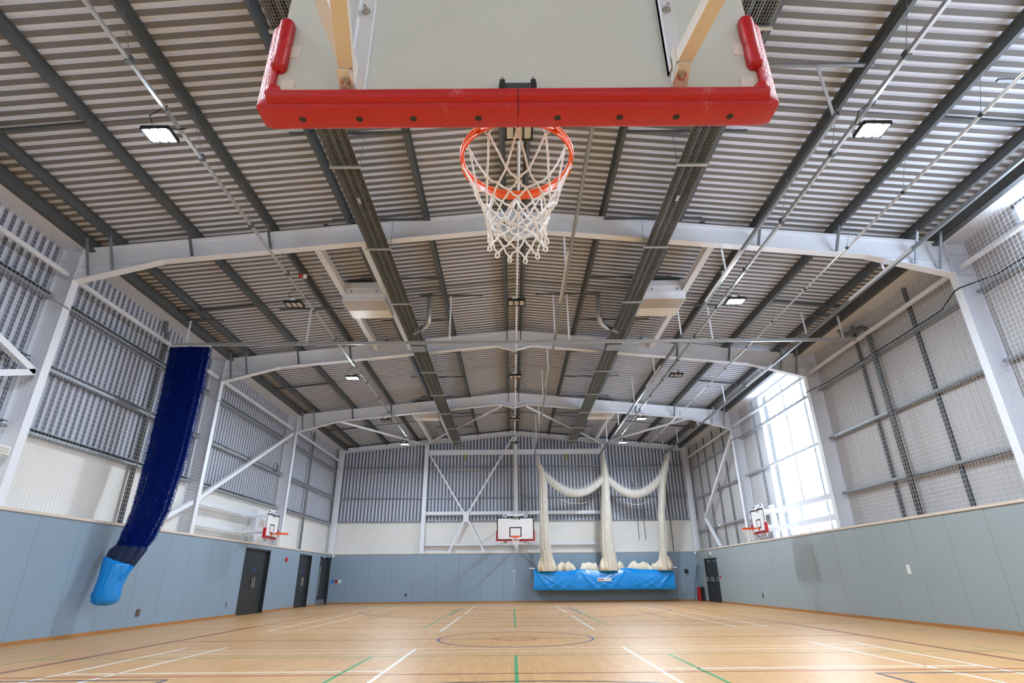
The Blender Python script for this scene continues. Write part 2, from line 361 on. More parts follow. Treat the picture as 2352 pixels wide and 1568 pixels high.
# left upper wall: white blockwork, corrugated sheets, rails
for a, b in zip([YB] + FR, FR + [YF + .35]):
    obj('block_wall', MB().box(-10.56, -10.46, a + .002, b - .002, PH, 4.05), WALLW, wl)
PL = profile(5, .2, .1, .035, .012)
mb = sheet_mesh(PL, lambda y, d: (-10.48 - d, YB + y, 4.05), lambda y, d: (-10.48 - d, YB + y, 8.5))
f = obj('cladding_sheet', mb, [CLADG, CLAD], wl)
for k in range(1, 37): again(f, wl, (0, k, 0))
for z in (4.05, 5.46, 6.95):
    for a, b in zip([YB] + FR, FR + [YF + .3]):
        mr_ = MB().box(-10.48, -10.28, a + .12, b - .12, z - .03, z + .03); mr_.box(-10.48, -10.3, a + .12, b - .12, z + .09, z + .11)
        obj('sheeting_rail', mr_, STEELM, wl)
# right upper wall: pale micro-rib sheets around the windows
PRR = profile(5, .2, .16, .012, .012)
for k in range(0, 37):
    ya = YB + k
    for p, q in cut(ya, min(ya + 1, YF + .35), WIN):
        if q - p < .02: continue
        P = [(max(p, min(q, ya + yy)), d) for yy, d in PRR]; P = [P[i] for i in range(len(P)) if i == 0 or P[i][0] - P[i - 1][0] > 1e-5]
        obj('cladding_sheet', sheet_mesh(P, lambda y, d: (10.46 + d, y, PH), lambda y, d: (10.46 + d, y, 8.5)), [BEIGE, BEIGE], wr)
for w0, w1 in WIN: obj('cladding_sheet', MB().box(10.46, 10.5, w0, w1, 8.2, 8.5), BEIGE, wr)
for z in (3.53, 5.27, 6.93):
    for a, b in zip([YB] + FR, FR + [YF + .3]):
        obj('sheeting_rail', MB().box(10.28, 10.45, a + .12, b - .12, z - .035, z + .035), STEELM, wr)
for y in (13.12, 15.55, 23.5, 27.4, 28.8, 30.2, 31.4): obj('side_rail', MB().box(10.38, 10.46, y - .04, y + .04, PH + .05, 8.2), STEELD, wr)
# windows
for i, (a, b) in enumerate(WIN):
    wn = obj('window_%d' % (i + 1), MB().box(10.42, 10.6, a, a + .08, 2.5, 8.2).box(10.42, 10.6, b - .08, b, 2.5, 8.2).box(10.42, 10.6, a, b, 2.5, 2.56).box(10.42, 10.6, a, b, 8.14, 8.2), WHITE,
             kind='structure', label=('tall bright translucent window between the second and third frames' if i == 0 else 'bright translucent window at the near end of the right wall'))
    n = 8; st = (b - a - .16) / n
    for k in range(n):
        obj('pane', MB().box(10.53, 10.54, a + .08 + k * st + .006, a + .08 + (k + 1) * st - .006, 2.56, 8.14), GLASS, wn)
    for k in range(1, n): obj('mullion', MB().box(10.5, 10.56, a + .08 + k * st - (.045 if k % 3 == 1 else .015), a + .08 + k * st + (.045 if k % 3 == 1 else .015), 2.56, 8.14), STEELM if k % 3 == 1 else WHITE, wn)
    pl = bpy.data.lights.new('window_daylight', 'AREA'); pl.shape = 'RECTANGLE'; pl.size = 5.6; pl.size_y = b - a; pl.cycles.is_portal = True
    po = bpy.data.objects.new('window_daylight', pl); COL.objects.link(po); po.location = (10.58, (a + b) / 2, 5.35); po.rotation_euler = (0, math.radians(90), 0)
# far wall
mb = MB().box(-XW, XW, YF + .024, YF + .3, 0, PH)
mb.loft([[(-10.7, y, 0), (10.7, y, 0), (10.7, y, zroof(10.7) + .09), (0, y, zroof(0) + .09), (-10.7, y, zroof(10.7) + .09)] for y in (YF + .52, YF + .62)])
wf = obj('wall_far', mb, DARK, kind='structure', label='far gable wall of blue-grey panels, white blockwork and corrugated sheet')
xs = [-XW] + [-9.118 + 1.22 * k for k in range(16)] + [XW]
for a, b in zip(xs[:-1], xs[1:]): obj('wall_panel', MB().box(a + .004, b - .004, YF, YF + .02, .02, PH), PANELB, wf)
for a, b in ((-10.5, -5.1), (-5.1, .13), (.13, 5.3), (5.3, 10.5)): obj('block_wall', MB().box(a + .003, b - .003, YF + .36, YF + .46, PH, 4.17), WALLW, wf)
k = 0; x = -10.4
while x < 10.4:
    P = profile(5, .2, .1, .035, .012)
    mb = MB()
    for i in range(len(P) - 1):
        (a, da), (b, db) = P[i], P[i + 1]
        mb.add([(x + a, YF + .4 + da, 4.15), (x + b, YF + .4 + db, 4.15), (x + b, YF + .4 + db, zroof(x + b) + .03), (x + a, YF + .4 + da, zroof(x + a) + .03)], [(0, 1, 2, 3)], 0 if da == 0 and db == 0 else 1)
    obj('cladding_sheet', mb, [CLADG, CLAD], wf); x += 1.0
for z in (4.17, 5.47, 7.22):
    for a, b in ((-10.2, -5.28), (-4.98, 0), (.26, 5.15), (5.45, 10.2)): obj('sheeting_rail', MB().box(a, b, YF + .26, YF + .39, z - .022, z + .022), STEELM, wf)
obj('conduit', MB().tube([(-10.1, YF + .22, 7.0), (-4, YF + .22, 6.98), (2, YF + .22, 7.0), (10.1, YF + .22, 7.02)], .02, 6), STEELL, wf)
obj('access_hatch', MB().box(5.82, 6.95, YF + .345, YF + .36, 2.88, 4.0), WALLW, wf)
obj('conduit', MB().tube([(6.9, YF + .3, 6.3), (7.0, YF + .3, 4.0), (7.0, YF + .3, 3.1)], .02, 6).tube([(7.35, YF + .3, 7.0), (7.35, YF + .3, 3.1)], .02, 6), STEELD, wf)
obj('conduit', MB().tube([(8.85, YF + .3, 7.0), (8.85, YF + .3, 2.5)], .03, 6), STEELD, wf)
obj('trim_far', MB().box(-XW, XW, YF - .03, YF + .46, PH, PH + .045), CAPM, kind='structure', label='cream capping ledge along the top of the far wall panels')
obj('baseboard_far', MB().box(-9.98, 9.98, YF - .018, YF, 0, .075), SKIRT, kind='structure', label='oak skirting along the foot of the far wall')
wb = obj('wall_rear', MB().loft([[(-10.7, y, 0), (10.7, y, 0), (10.7, y, zroof(10.7) + .09), (0, y, zroof(0) + .09), (-10.7, y, zroof(10.7) + .09)] for y in (YB - .2, YB)]), WALLW, kind='structure', label='white wall behind the camera that carries the near hoop')

# ------------------------------------------------------------------ doors
def pull(mb, x, y, z0, z1, s):
    mb.tube([(x, y, z0), (x, y, z1)], .016, 8); mb.tube([(x, y, z0 + .05), (x - s * .05, y, z0 + .05)], .01, 6); mb.tube([(x, y, z1 - .05), (x - s * .05, y, z1 - .05)], .01, 6)
def door_left(n, a, b, label, single=False):
    fr = MB(); z = DHL
    for p, q in ((a, a + .06), (b - .06, b)): fr.box(-10.36, -9.99, p, q, 0, z)
    fr.box(-10.36, -9.99, a, b, z - .06, z)
    d = obj('door_%d' % n, fr, BLACKD, kind='structure', label=label)
    m = (a + b) / 2
    leaves = [(a + .065, b - .065)] if single else [(a + .065, m - .004), (m + .004, b - .065)]
    ls = []
    for p, q in leaves:
        lf = obj('door_leaf', MB().box(-10.15, -10.1, p, q, .01, z - .065), BLACKD, d); ls.append(lf)
    if single:
        h = MB(); pull(h, -10.04, a + .28, .42, 1.85, 1); obj('pull_handle', h, CHROME, lf)
        obj('vision_panel', MB().box(-10.1, -10.095, a + .42, a + .62, .7, 1.8), BLACK, lf); obj('kick_plate', MB().box(-10.1, -10.094, a + .1, b - .1, .02, .25), STEELM, lf)
        obj('closer_label', MB().box(-10.0, -9.985, a + .3, a + .75, z - .05, z - .01), SIGNW, d)
    else:
        for t in (-.09, .09):
            h = MB(); pull(h, -10.04, m + t, .92, 1.28, 1); obj('pull_handle', h, CHROME, ls[t > 0])
            obj('door_sign', MB().disc((-10.1, m + t * 1.3, 1.55), (1, 0, 0), .045, .004), SIGNB, ls[t > 0])
        obj('door_lock', MB().disc((-10.1, m - .06, .78), (1, 0, 0), .03, .02).rect((-10.06, m - .06, .78), (-10.06, m - .16, .76), .02, .02), CHROME, ls[0])
door_left(1, *DL[0], 'wide charcoal double door nearest the camera in the left wall')
door_left(2, *DL[1], 'charcoal double door in the middle of the left wall doors')
door_left(3, *DL[2], 'charcoal door with long vertical handle beside the far left corner', True)
a, b = DR[0]; fr = MB()
for p, q in ((a, a + .05), (b - .05, b)): fr.box(9.985, 10.3, p, q, 0, DHR)
fr.box(9.985, 10.3, a, b, DHR - .05, DHR)
d4 = obj('door_4', fr, BLACKD, kind='structure', label='charcoal double fire door with push bars at the far end of the right wall')
m = (a + b) / 2
for p, q in ((a + .055, m - .004), (m + .004, b - .055)): obj('door_leaf', MB().box(10.03, 10.07, p, q, .01, DHR - .055), BLACKD, d4)
for p, q in ((a + .1, m - .06), (m + .06, b - .1)):
    obj('push_bar', MB().tube([(9.96, p, .98), (9.96, q, .98)], .016, 8).box(9.95, 10.03, p, p + .06, .94, 1.16).box(9.95, 10.03, q - .06, q, .94, 1.16), STEELM, d4)
    obj('door_closer', MB().box(9.97, 10.03, p + .1, p + .35, DHR - .16, DHR - .1), STEELM, d4)

# ------------------------------------------------------------------ portal frames
ORD = ['nearest', 'second', 'third']
for i, y in enumerate(FR):
    t = thing('portal_frame', ['white steel portal frame nearest the camera, crossing behind the near hoop net', 'white steel portal frame in the middle, just beyond the long curtain track', 'white steel portal frame before the far wall, carrying the diagonal roof braces'][i], 'steel frame', (0, y, 0), 'portal frames across the hall')
    for s in (-1, 1):
        cm_ = MB().box(s * 10.0, s * 10.018, y - .1, y + .1, PH + .045, 7.42).box(s * 10.442, s * 10.46, y - .1, y + .1, PH + .045, 8.23).box(s * 10.018, s * 10.442, y - .008, y + .008, PH + .045, 8.23)
        cm_.box(s * 10.018, s * 10.442, y - .09, y + .09, 7.40, 7.415).box(s * 10.018, s * 10.442, y - .09, y + .09, 7.93, 7.945).box(s * 9.995, s * 10.01, y - .1, y + .1, 7.42, 8.24)
        obj('column', cm_, WHITE, t)
        Rf = MB()
        zb = lambda x: ztop(x) - .5
        web = [(0, ztop(0)), (10.0, ztop(10)), (10.0, zb(10)), (0, zb(0))]
        Rf.loft([[(s * x, yy, z) for x, z in web] for yy in (y - .007, y + .007)])
        Rf.rect((0, y, ztop(0) - .007), (s * 10.0, y, ztop(10) - .007), .2, .014); Rf.rect((0.55 * s, y, zb(.55)), (s * 8.2, y, zb(8.2)), .2, .02)
        obj('rafter', Rf, WHITE, t)
        H = MB(); H.loft([[(s * 8.2, yy, zb(8.2)), (s * 10, yy, zb(10)), (s * 10, yy, 7.42)] for yy in (y - .006, y + .006)])
        H.rect((s * 8.15, y, zb(8.2) - .005), (s * 10.0, y, 7.42), .2, .018); H.rect((s * 8.2, y, zb(8.2)), (s * 10.0, y, zb(10)), .1, .01)
        obj('haunch', H, WHITE, t)
        A = MB(); A.loft([[(0, yy, zb(0)), (s * .62, yy, zb(.6)), (0, yy, 8.5)] for yy in (y - .006, y + .006)]); A.rect((s * .62, y, zb(.62)), (0, y, 8.5), .2, .016)
        obj('apex_haunch', A, WHITE, t)
        for x in (9.72, 9.2, 7.46, 5.68):
            zl = zb(x) + .03 if x < 8.2 else 7.42 + (10 - x) / 1.8 * .5 + .05
            obj('fly_brace', MB().rect((s * x, y - .42, ztop(x) + .05), (s * x, y - .06, zl), .055, .03), STEELM if x > 9 else STEELD, t)
        obj('fly_brace', MB().rect((s * .24, y - .4, ztop(0) + .05), (s * .24, y - .05, 8.78), .04, .012), STEELD, t)
        for x in (4.5, ): obj('purlin_cleat', MB().box(s * x - .05, s * x + .05, y - .01, y + .1, ztop(x), ztop(x) + .16), STEELD, t)
# gable frame
G = YF + .14
gf = thing('gable_frame', 'white steel gable frame with crossed braces against the far wall', 'steel frame', (0, G, PH))
for s in (-1, 1):
    obj('rafter', MB().ibeam((0, G, 9.17), (s * 10.3, G, 8.14), .16, .28, .014), WHITE, gf)
    obj('corner_column', MB().box(s * 9.95, s * 10.25, G - .1, G + .1, PH + .045, 8.2), WHITE, gf)
for x, h in ((-5.1, 8.5), (.13, 9.0), (5.28, 8.5)):
    obj('column', MB().ibeam((x, G, PH + .045), (x, G, h), .22, .24, .014, (0, 1, 0)), WHITE, gf)
for z, h in ((8.03, .3), (4.59, .19), (2.93, .13)):
    for a, b in ((-4.97, 0.01), (.25, 5.16)): obj('cross_beam', MB().rect((a, G, z), (b, G, z), .14, h), WHITE, gf)
for p, q in (((-4.9, 7.9), (-2.7, 4.41)), ((0, 8.95), (-2.7, 4.41)), ((-2.7, 4.41), (-3.62, 2.5)), ((-2.7, 4.41), (-1.63, 2.5))):
    obj('diagonal_brace', MB().rect((p[0], G - .09, p[1]), (q[0], G - .09, q[1]), .1, .1, (0, 1, 0)), WHITE, gf)
obj('gusset_plate', MB().box(-2.86, -2.54, G - .16, G - .145, 4.1, 4.62), WHITE, gf)
for x in (-2.83, 3.1): obj('yellow_tag', MB().box(x - .03, x + .03, G - .14, G - .12, 7.5, 7.95), YEL, gf)
# roof braces in the last bay
for s, nm in ((-1, 'left'), (1, 'right')):
    for p, q, lab in (((8.2, 25.25, 7.98), (5.2, 32.55, 8.5), 'eaves haunch'), ((.6, 25.25, 8.62), (5.2, 32.55, 8.5), 'ridge')):
        t = obj('roof_brace', MB().tube([(s * p[0], p[1], p[2]), (s * q[0], q[1], q[2])], .055, 10), WHITE)
        props(t, 'white diagonal roof brace from the third frame %s to the %s gable column' % (lab, nm), 'brace', 'diagonal roof braces')
# eaves ties + wall braces
bays = [(3.97, 11.07), (11.07, 18.05), (18.05, 25.15), (25.15, G)]
bn = ['nearest wall bay', 'second wall bay', 'third wall bay', 'farthest wall bay']
for s, nm in ((-1, 'left'), (1, 'right')):
    for (a, b), n in zip(bays, bn):
        t = obj('eaves_tie', MB().tube([(s * 10.16, a + .1, 7.56), (s * 10.16, b - .1, 7.56)], .06, 10), WHITE); props(t, 'white horizontal tie tube high in the %s of the %s wall' % (n, nm), 'tie tube', 'eaves tie tubes')
def wbrace(p, q, label): props(obj('wall_brace', MB().rect(p, q, .13, .13, (1, 0, 0)), WHITE), label, 'brace', 'wall braces')
wbrace((-10.15, 18.2, 3.55), (-10.15, 25.05, 7.35), 'white diagonal brace rising to the third frame above the left side hoop')
wbrace((-10.15, 15.9, 2.5), (-10.15, 17.95, 3.42), 'short white diagonal brace behind the blue hanging net on the left ledge')
wbrace((-10.15, 10.95, 5.2), (-10.15, 4.2, 7.5), 'white diagonal brace rising from the nearest left column at the frame edge')
wbrace((-10.15, 10.95, 5.2), (-10.15, 4.2, 2.6), 'white diagonal brace falling from the nearest left column at the frame edge')
wbrace((10.1, 25.3, 7.2), (10.1, 30.6, 4.0), 'long white diagonal brace on the right wall beside the far corner')
wbrace((10.1, 30.6, 4.0), (10.1, 28.9, 2.5), 'short white diagonal brace standing on the right ledge beside the fire door')

# ------------------------------------------------------------------ protective wall nets
def netmb(o, u, v, nu, nv, r=.0028, sag=.0):
    mb = MB(); o = Vector(o); u = Vector(u); v = Vector(v); n = u.cross(v).normalized()
    def strand(p, q, a):
        a = a.normalized() * r; b = n * r
        mb.loft([[c + a, c - a * .5 + b * .87, c - a * .5 - b * .87] for c in (p, q)], cap=False)
    for i in range(nu + 1): p = o + u * (i / nu); strand(p, p + v, u)
    for j in range(nv + 1): p = o + v * (j / nv); strand(p, p + u, v)
    return mb
for s, nm in ((-1, 'left'), (1, 'right')):
    for (a, b), n in zip(bays, bn):
        if a < 4: a = 5.0
        L_ = b - a - .24
        t = obj('protective_net', netmb((s * 10.09, a + .12, PH + .06), (0, L_, 0), (0, 0, 5.75), int(L_ / .1), 57, .0028 if b < 19 else .0032), NETW)
        props(t, 'fine white ball-stop netting over the %s of the %s wall' % (n, nm), 'netting', 'ball-stop nets along the side walls')
t = obj('protective_net', netmb((-9.9, YF + .03, PH + .06), (19.8, 0, 0), (0, 0, 4.6), 160, 38, .003), NETF); props(t, 'fine grey ball-stop netting over the far wall above the panels', 'netting')

# ------------------------------------------------------------------ hoops
def xf(mb, rz, loc):
    c, s = math.cos(rz), math.sin(rz)
    mb.v = [(c * x - s * y + loc[0], s * x + c * y + loc[1], z + loc[2]) for x, y, z in mb.v]; return mb
def rope_net(R, seed, zs, rs, rope, n=12, sides=6, jit=.006):
    rnd = random.Random(seed); mb = MB(); K = []
    for l, (z, r) in enumerate(zip(zs, rs)):
        row = []
        for i in range(n):
            t = 2 * math.pi * (i + (.5 if l % 2 else 0)) / n; j = jit if l else 0
            row.append(Vector(((r + rnd.uniform(-j, j)) * math.cos(t + rnd.uniform(-j, j) * 3), (r + rnd.uniform(-j, j)) * math.sin(t + rnd.uniform(-j, j) * 3), z + rnd.uniform(-j, j) * 1.5)))
        K.append(row)
    def strand(p, q):
        m_ = (p + q) / 2 + Vector((rnd.uniform(-1, 1), rnd.uniform(-1, 1), rnd.uniform(-1.5, .2))) * jit * .8
        mb.tube([p, p * .6 + m_ * .4 + Vector((0, 0, -.001)), m_, q * .6 + m_ * .4, q], rope, sides, False)
    for l in range(len(zs) - 1):
        for i in range(n):
            a = K[l][i]
            for d in (0, 1):
                j = (i + d - (0 if l % 2 else 1)) % n
                strand(a, K[l + 1][j])
        for p in K[l + 1]: mb.ball(p, rope * 1.75, 6, 4)
    for p in K[-1]:
        mb.tube([p + Vector((math.cos(t) * .008, math.sin(t) * .004, -.012 + math.sin(t) * .014)) for t in [2 * math.pi * k / 8 for k in range(9)]], rope * .9, 5, False)
    return mb
def lip(p, q, wd, nrm, y0, y1, ends=True):       # rounded padded strip between two points, y0..y1 thick
    p = Vector(p); q = Vector(q); n = Vector(nrm) * wd / 2; rings = []
    L_ = (q - p).length; d = (q - p) / L_
    for t, k in ((0, .45), (.006, .8), (.02, 1), (L_ - .02, 1), (L_ - .006, .8), (L_, .45)) if ends else ((0, 1), (L_, 1)):
        c = p + d * t; rings.append([(c.x + n.x * a * k, y0 * (1 - b * k) + y1 * b * k if False else y1 + (y0 - y1) * b * k, c.z + n.z * a * k) for a, b in ((-1, 0), (-1, .55), (-.7, .86), (-.3, 1), (.3, 1), (.7, .86), (1, .55), (1, 0))])
    return MB().loft(rings)
def hoop(label, rz, loc, W, H, padh, near=False, group=None, wall=None):
    """loc: centre of the lower edge of the front face; local +y points to the court."""
    t = thing('basketball_hoop', label, 'basketball hoop', loc, group)
    O = lambda nm, mb, m, sm=False, par=None: obj(nm, xf(mb, rz, loc), m, par or t, sm)
    h = W / 2; o = .038
    bd = O('backboard', MB().box(-h, h, -.048, 0, 0, H), [BOARD if near else BFACE])
    # border and target square on the front face
    def frame(x0, x1, z0, z1, wd):
        mb = MB()
        for a in ((x0, x1, z0, z0 + wd), (x0, x1, z1 - wd, z1), (x0, x0 + wd, z0, z1), (x1 - wd, x1, z0, z1)): mb.box(a[0], a[1], .0, .002, a[2], a[3])
        return mb
    if near: O('front_face', MB().box(-h, h, 0, .003, 0, H), BFACE)
    z = .003 if near else 0
    b1 = frame(-h, h, 0, H, .05); b1.v = [(x, y + z, zz) for x, y, zz in b1.v]; O('border_stripe', b1, BLACK)
    b2 = frame(-.295 * W / 1.8, .295 * W / 1.8, .15, .6 * H / 1.05, .05 * (1 if W > 1.5 else .8)); b2.v = [(x, y + z, zz) for x, y, zz in b2.v]; O('target_square', b2, BLACK)
    # padding: two halves along the lower edge and up the sides
    prof = [(-.012, -.064), (.026, -.064), (.036, -.056), (o, -.045), (o, .03), (.034, .04), (.02, .046), (-.012, .046)]
    pads = {}
    for s in (-1, 1):
        path = [((s * .0015, 0), (0, -1)), ((s * (h - .04), 0), (0, -1)), ((s * (h - .004), .0), (s * .35, -.98)), ((s * h, .006), (s * 1, -.9)), ((s * h, .012), (s * 1, -.3)), ((s * h, .05), (s * 1, 0)), ((s * h, padh - .01), (s * 1, 0)), ((s * h, padh + .012), (s * .55, .0))]
        rings = [[(p[0] + nn[0] * a, b, p[1] + nn[1] * a) for a, b in prof] for p, nn in path]
        pad = O('edge_padding', MB().loft(rings), RED, True)
        pads[s > 0] = pad; m_ = pad.data; m_.polygons.foreach_set('use_smooth', [True] * len(m_.polygons)); m_.set_sharp_from_angle(angle=.7)
        if near:
            for p, q, n in (((s * .0015, 0, .004), (s * (h - .006), 0, .004), (0, 0, 1)), ((s * (h - .016), 0, .0), (s * (h - .016), 0, .06), (1, 0, 0)), ((s * (h - .016), 0, .135), (s * (h - .016), 0, padh + .03), (1, 0, 0))):
                l_ = O('padding_lip', lip(p, q, .052, n, -.088, -.05, n[0] != 0), RED, True, pad); l_.data.set_sharp_from_angle(angle=.9)
            for zz in (.045, .215): O('padding_clip', MB().box(s * (h - .078), s * (h - .03), -.053, -.048, zz, zz + .055), SIGNW)
    if near:
        for x in (-.76, -.56, -.37, -.14, .14, .36, .56, .75): O('bolt_hole', MB().disc((x, -.008, -.0335), (0, 0, -1), .0125, .0052, 12), BLACK, False, pads[x > 0])
        # rim plate bolted behind
        rp_ = O('rim_plate', MB().box(-.066, .066, -.07, -.05, .0, .062), mat('dark_steel_plate', (74, 84, 92), .3, .5))
        for s in (-1, 1):
            O('plate_bracket', MB().box(s * .054 - .009, s * .054 + .009, -.082, -.05, -.0, .066), BLACK, False, rp_)
            O('mounting_bolt', MB().disc((s * .054, -.066, .066), (0, 0, 1), .010, .008, 6).disc((s * .054, -.066, .07), (0, 0, 1), .005, .02, 8), CHROME, False, rp_)
        # rear channels, brackets and arms
        for s in (-1, 1):
            x = s * .56 - (.005 if s < 0 else -.005)
            rc_ = O('rear_channel', MB().box(x - .028, x + .028, -.068, -.05, .03 if s < 0 else .11, .98).box(x - .028, x - .024, -.088, -.05, .03 if s < 0 else .11, .98), WHITE)
            O('channel_bolt', MB().disc((x, -.068, .43), (0, -1, 0), .016, .004, 16).disc((x, -.072, .43), (0, -1, 0), .011, .009, 6).disc((x, -.08, .43), (0, -1, 0), .006, .016, 8), CHROME, False, rc_)
            bx = x - .03 if s < 0 else x + .006
            zb = .055 if s < 0 else .075
            br = MB().rect((bx, -.062, zb + .0), (bx, -.105, zb + .055), .052, .006, (0, 0, 1))
            br = MB().loft([[(bx - .026, -.055, zb - .02), (bx + .026, -.055, zb - .02), (bx + .026, -.125, zb + .012), (bx - .026, -.125, zb + .012)], [(bx - .026, -.055, zb - .015), (bx + .026, -.055, zb - .015), (bx + .026, -.125, zb + .018), (bx - .026, -.125, zb + .018)]])
            br.box(bx + (.02 if s < 0 else -.026), bx + (.026 if s < 0 else -.02), -.125, -.055, zb - .015, zb + .1)
            ab_ = O('arm_bracket', br, CREAMP)
            O('bracket_bolt', MB().disc((bx, -.09, zb - .003), (0, -.25, -1), .016, .004, 16).disc((bx, -.09, zb - .006), (0, -.25, -1), .012, .009, 6).disc((bx, -.09, zb - .012), (0, -.25, -1), .006, .018, 8), CHROME, False, ab_)
            dx = .055 if s < 0 else .05
            O('support_arm', MB().rect((bx, -.095, zb + .045), (bx + dx * 16, -.095 - .28 * 17.2, zb + .06), .05, .05, (0, 0, 1)), CREAMP)
            if s < 0: O('diagonal_stay', MB().rect((bx, -.1, zb + .06), (bx - .9, -1.9, zb + 2.2), .05, .03, (0, 0, 1)), CREAMP)
    # rim
    Rr = .235; rc = (0, .15 + Rr, .13 if near else .15)
    n8 = [(math.cos(k * math.pi / 4) * .010, math.sin(k * math.pi / 4) * .010) for k in range(8)]
    rim = O('rim', MB().ring(rc, Rr, n8, 56).ring(rc, Rr, [(-.004, -.036), (.004, -.036), (.004, -.006), (-.004, -.006)], 56), ORANGE, True); rim.data.set_sharp_from_angle(angle=.9)
    rb = MB().box(-.055, .055, .0, .012, rc[2] - .075, rc[2] + .02).loft([[(-.05, .0, rc[2]), (.05, .0, rc[2]), (.05, .16, rc[2]), (-.05, .16, rc[2])], [(-.05, .0, rc[2] + .006), (.05, .0, rc[2] + .006), (.05, .16, rc[2] + .006), (-.05, .16, rc[2] + .006)]])
    O('rim_bracket', rb, ORANGE, False, rim)
    for s in (-1, 1):
        a = math.radians(-90 + s * 62); O('rim_brace', MB().tube([(s * .045, .02, rc[2] - .05), (rc[0] + Rr * math.cos(a), rc[1] + Rr * math.sin(a), rc[2] - .01)], .007, 8), ORANGE, False, rim)
    hk = MB()
    for k in range(12):
        a = 2 * math.pi * k / 12; c = Vector((rc[0] + (Rr - .004) * math.cos(a), rc[1] + (Rr - .004) * math.sin(a), rc[2] - .042))
        tn = Vector((-math.sin(a), math.cos(a), 0))
        hk.tube([c + tn * .012 * math.cos(q) + Vector((0, 0, .014 * math.sin(q))) for q in [math.pi * i / 5 - math.pi for i in range(6)]], .003, 5)
    O('net_hooks', hk, ROPE, False, rim)
    zs = [-.05, -.20, -.235, -.27, -.305, -.345, -.385, -.43]; rs = [.225, .168, .148, .134, .124, .118, .117, .114]
    if not near: zs = [-.05, -.16, -.24, -.32, -.4]; rs = [.225, .16, .125, .11, .105]
    nt = rope_net(Rr, 3, zs, rs, .0042 if near else .006, 12, 6 if near else 4); nt.v = [(x + rc[0], y + rc[1], zz + rc[2]) for x, y, zz in nt.v]
    O('net', nt, ROPE, near)
    if not near:
        # maker's mark along the top edge
        lg = MB().box(-.235 * W / 1.8, -.17 * W / 1.8, 0, .003, H - .115, H - .045); O('maker_mark', lg, BLACK)
        c, s_ = math.cos(rz), math.sin(rz); px = .05 * W / 1.8
        text('maker_lettering', 'Continental', .075 * W / 1.8, BLACK, (loc[0] + c * px - s_ * .002, loc[1] + s_ * px + c * .002, loc[2] + H - .08), (math.pi / 2, 0, rz + math.pi), t)
        # wall frame behind
        d = wall
        for x in (-.3 * W / 1.8 * 1.6, .3 * W / 1.8 * 1.6):
            for zz in (.2, H - .05): O('support_arm', MB().rect((x, -.05, zz), (x, -d, zz), .06, .06), WHITE)
            O('frame_upright', MB().box(x - .05, x + .05, -.12, -.05, -.12, H + .14), WHITE)
        for z0, z1 in ((-.16, -.08), (H + .08, H + .16)): O('frame_crossbar', MB().box(-W * .32, W * .32, -.1, -.05, z0, z1), WHITE)
        for x in ((-.3 * W / 1.8 * 1.6, .3 * W / 1.8 * 1.6) if W > 1.5 else ()): O('diagonal_stay', MB().tube([(x, -.1, .1), (x * 1.5, -d, H + .9)], .025, 8), WHITE)
    return t
hoop('near basketball hoop seen from behind, grey-green board with red padding and white rope net', 0, (-.08, 1.5, 2.648), 1.74, 1.05, .36, True)
hoop('far basketball hoop facing the camera, white board on the far gable wall', math.pi, (.05, 28.29, 2.856), 1.8, 1.05, .42, wall=4.36)
hoop('small side basketball hoop on the left wall beyond the long white rails', -math.pi / 2, (-9.0, 21.6, 2.6), 1.16, .82, .3, wall=1.05)
hoop('small side basketball hoop on the right wall in front of the bright window', math.pi / 2, (8.85, 21.15, 2.6), 1.14, .8, .3, wall=1.2)
# wall rails that carry the side hoops
for s, nm in ((-1, 'left'), (1, 'right')):
    t = thing('hoop_mounting_rails', 'pair of long white steel rails with end post carrying the %s side hoop' % nm, 'mounting frame', (s * 10.2, 20.6, PH), 'side hoop mounting frames')
    for z in (2.86, 3.5):
        obj('rail', MB().rect((s * 10.18, 18.2, z), (s * 10.18, 22.75 if s < 0 else 25.0, z), .1, .17), WHITE, t)
        if s < 0: obj('rail', MB().rect((s * 10.18, 23.05, z), (s * 10.18, 25.0, z), .1, .17), WHITE, t)
    obj('post', MB().box(s * 10.12, s * 10.26, 22.72, 22.98, PH + .045, 3.75), WHITE, t)
    obj('post', MB().box(s * 10.12, s * 10.26, 20.3, 20.5, 2.76, 3.6), WHITE, t) if s > 0 else None

